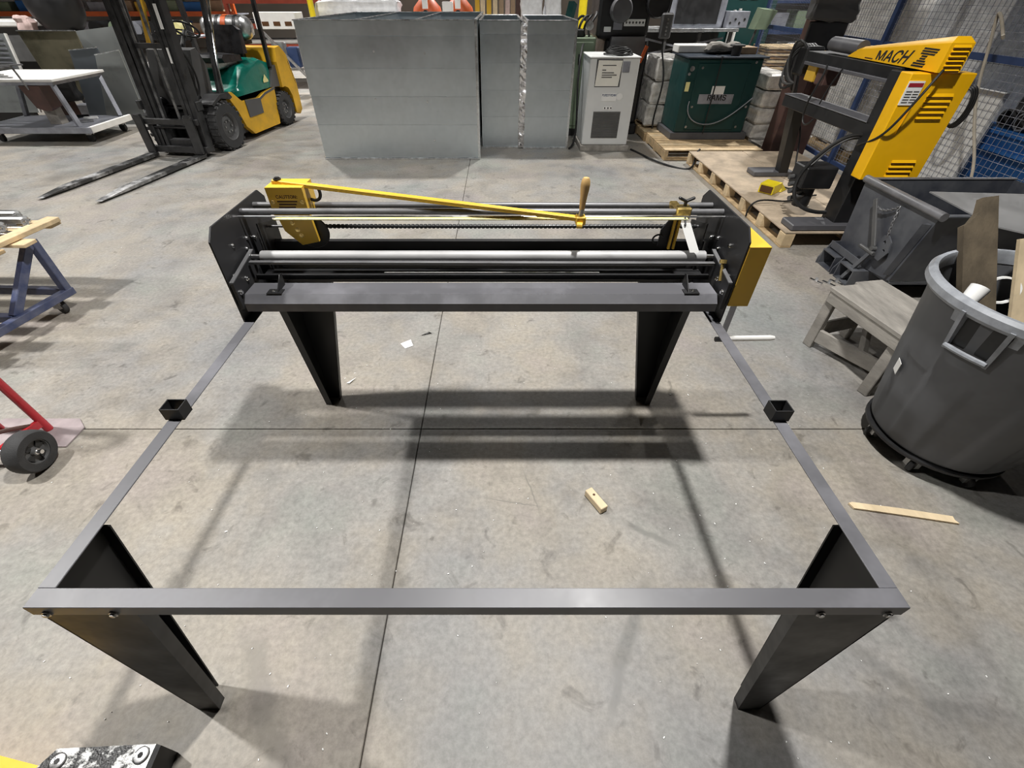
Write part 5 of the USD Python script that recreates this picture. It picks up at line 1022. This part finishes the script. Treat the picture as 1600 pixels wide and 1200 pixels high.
gm.p('pipe', cyl((4.42, 10.95, .6), (4.42, 10.95, 1.52), .03, 12), 'table_white'); gm.p('pipe', cyl((4.52, 10.95, .6), (4.52, 10.95, 1.54), .03, 12), 'table_white')
fl_ = Thing('floor_lamp', 'grey green lamp head on a thin leaning pole behind the compressor', 'lamp', (4.4, 9.6, 0))
fl_.p('pole', cyl((4.08, 9.6, 0), (4.30, 9.55, 1.30), .018, 10), 'cowl_grey'); fl_.p('head', hull([(4.22, 9.45, 1.30), (4.42, 9.45, 1.30), (4.22, 9.7, 1.30), (4.42, 9.7, 1.30), (4.28, 9.45, 1.56), (4.52, 9.45, 1.54), (4.28, 9.7, 1.58), (4.52, 9.7, 1.56)]).subdivide(), 'olive_green', smooth=40); fl_.p('base', lathe([(0, 0), (.18, 0), (.18, .03), (0, .04)], (4.08, 9.6, 0), (0, 0, 1), 20), 'black_paint')
for k in range(5):
    pallet('pallet', ('lowest', 'second lowest', 'middle', 'second highest', 'topmost')[k] + ' pallet of the stack behind the blue fence post', 4.75, 5.75, 9.9, 10.7, .135, 6, z=.55 + .14 * k if False else .138 * k + .0, group='stacked pallets behind the fence', rz=.02 * ((k % 3) - 1))
for k in range(7):
    single('loose_board', box(4.8 + .02 * (k % 3), 5.72 - .03 * (k % 2), 9.93 + .03 * (k % 2), 10.6, .700 + .05 * k, .735 + .05 * k, .004), ('wood_pallet_pale', 'wood_pallet')[k % 2], ('lowest', 'second lowest', 'third lowest', 'middle', 'third highest', 'second highest', 'topmost')[k] + ' wide wood board of the pile on the stacked pallets behind the fence', 'board', group='boards on the stacked pallets')
single('tan_pole', cyl((4.55, 8.9, 0), (4.95, 9.35, 1.15), .018, 10), 'wood_pale', 'tan wooden pole leaning near the blue fence post', 'pole')
single('panel_stack', box(3.95, 4.30, 8.1, 8.7, .0, .82, .01), 'sheet_grey', 'pale grey stacked panels standing behind the brown press frame', 'panels')
# ------------------------------------------------------------------ small things on the floor
wb = Thing('wood_block', 'small pale wood block with a hole, lying on the floor inside the frame', 'block', (.45, 1.19, 0))
wb.p('body', bar((.405, 1.222, .019), (.463, 1.120, .019), .038, .038, c=.003), 'wood_pale'); wb.p('hole', cyl((.425, 1.188, .038), (.425, 1.188, .0385), .006, 10), 'ink_brown')
m = []
for k in range(8):
    t0, t1 = k / 8, (k + 1) / 8
    a, b = V(1.585 + .42 * t0, 1.150 - .085 * t0, .006 + .012 * math.sin(t0 * 9)), V(1.585 + .42 * t1, 1.150 - .085 * t1, .006 + .012 * math.sin(t1 * 9))
    m.append(bar(a, b, .034, .006))
single('lath', prism(Polygon([(1.583, 1.163), (1.60, 1.168), (1.80, 1.135), (2.003, 1.094), (1.998, 1.075), (2.006, 1.058), (1.80, 1.098), (1.625, 1.130), (1.592, 1.135)]), 'z', .002, .011), 'wood_pale', 'thin pale wood lath lying on the floor below the trash bin', 'lath', smooth=False)
single('paper_scrap', hull([(-.665, 2.40, .002), (-.60, 2.435, .004), (-.575, 2.375, .003), (-.625, 2.345, .002), (-.66, 2.398, .004), (-.60, 2.432, .012), (-.58, 2.376, .006)]), 'paper_white', 'square white paper scrap on the floor behind the cutting machine', 'paper')
single('paper_scrap', hull([(-.92, 2.0, .002), (-.885, 2.03, .004), (-.90, 1.99, .008), (-.87, 2.045, .01)]), 'paper_white', 'white paper curl on the floor beside the rear left leg', 'paper')
single('leaf_scrap', hull([(-.545, 2.49, .002), (-.49, 2.53, .006), (-.47, 2.52, .002), (-.51, 2.50, .012)]), 'cowl_grey', 'grey curled scrap on the floor near the slab joint', 'scrap')
deb = []
for k in range(300):
    if k < 190: x, y = rng.uniform(-1.6, 1.8), abs(rng.gauss(.9, .9)) + .1
    else: x, y = rng.uniform(-4, 3), rng.uniform(.2, 6)
    r = rng.uniform(.0012, .0035) * (1.6 if rng.random() < .06 else 1); a = rng.uniform(0, 6.3)
    deb.append(bar((x, y, .0015), (x + 2 * r * math.cos(a), y + 2 * r * math.sin(a), .0025), r * 1.1, .002))
single('sawdust', join(deb), 'paper_white', 'tiny white chips and dust scattered over the concrete floor', 'debris', kind='stuff', smooth=False)
sr = shelf('parts_rack', 'blue-posted parts rack at the back right beyond the fence', 5.4, 9.6, 12.0, (.6, 1.15, 1.65), 'blue_fence', 0)
for lv, z in (('lower', .6), ('upper', 1.15)):
    for k in range(6):
        c_ = cn[(k * 2 + int(z * 10)) % 7]; x = 5.55 + .66 * k
        single('parts_box', box(x, x + .5, 12.10, 12.6, z + .002, z + .3 + .05 * (k % 2), .01), c_[0], '%s box, %s from the left on the %s shelf of the blue parts rack' % (c_[1], ordn[k], lv), 'box', group='boxes on the blue parts rack')
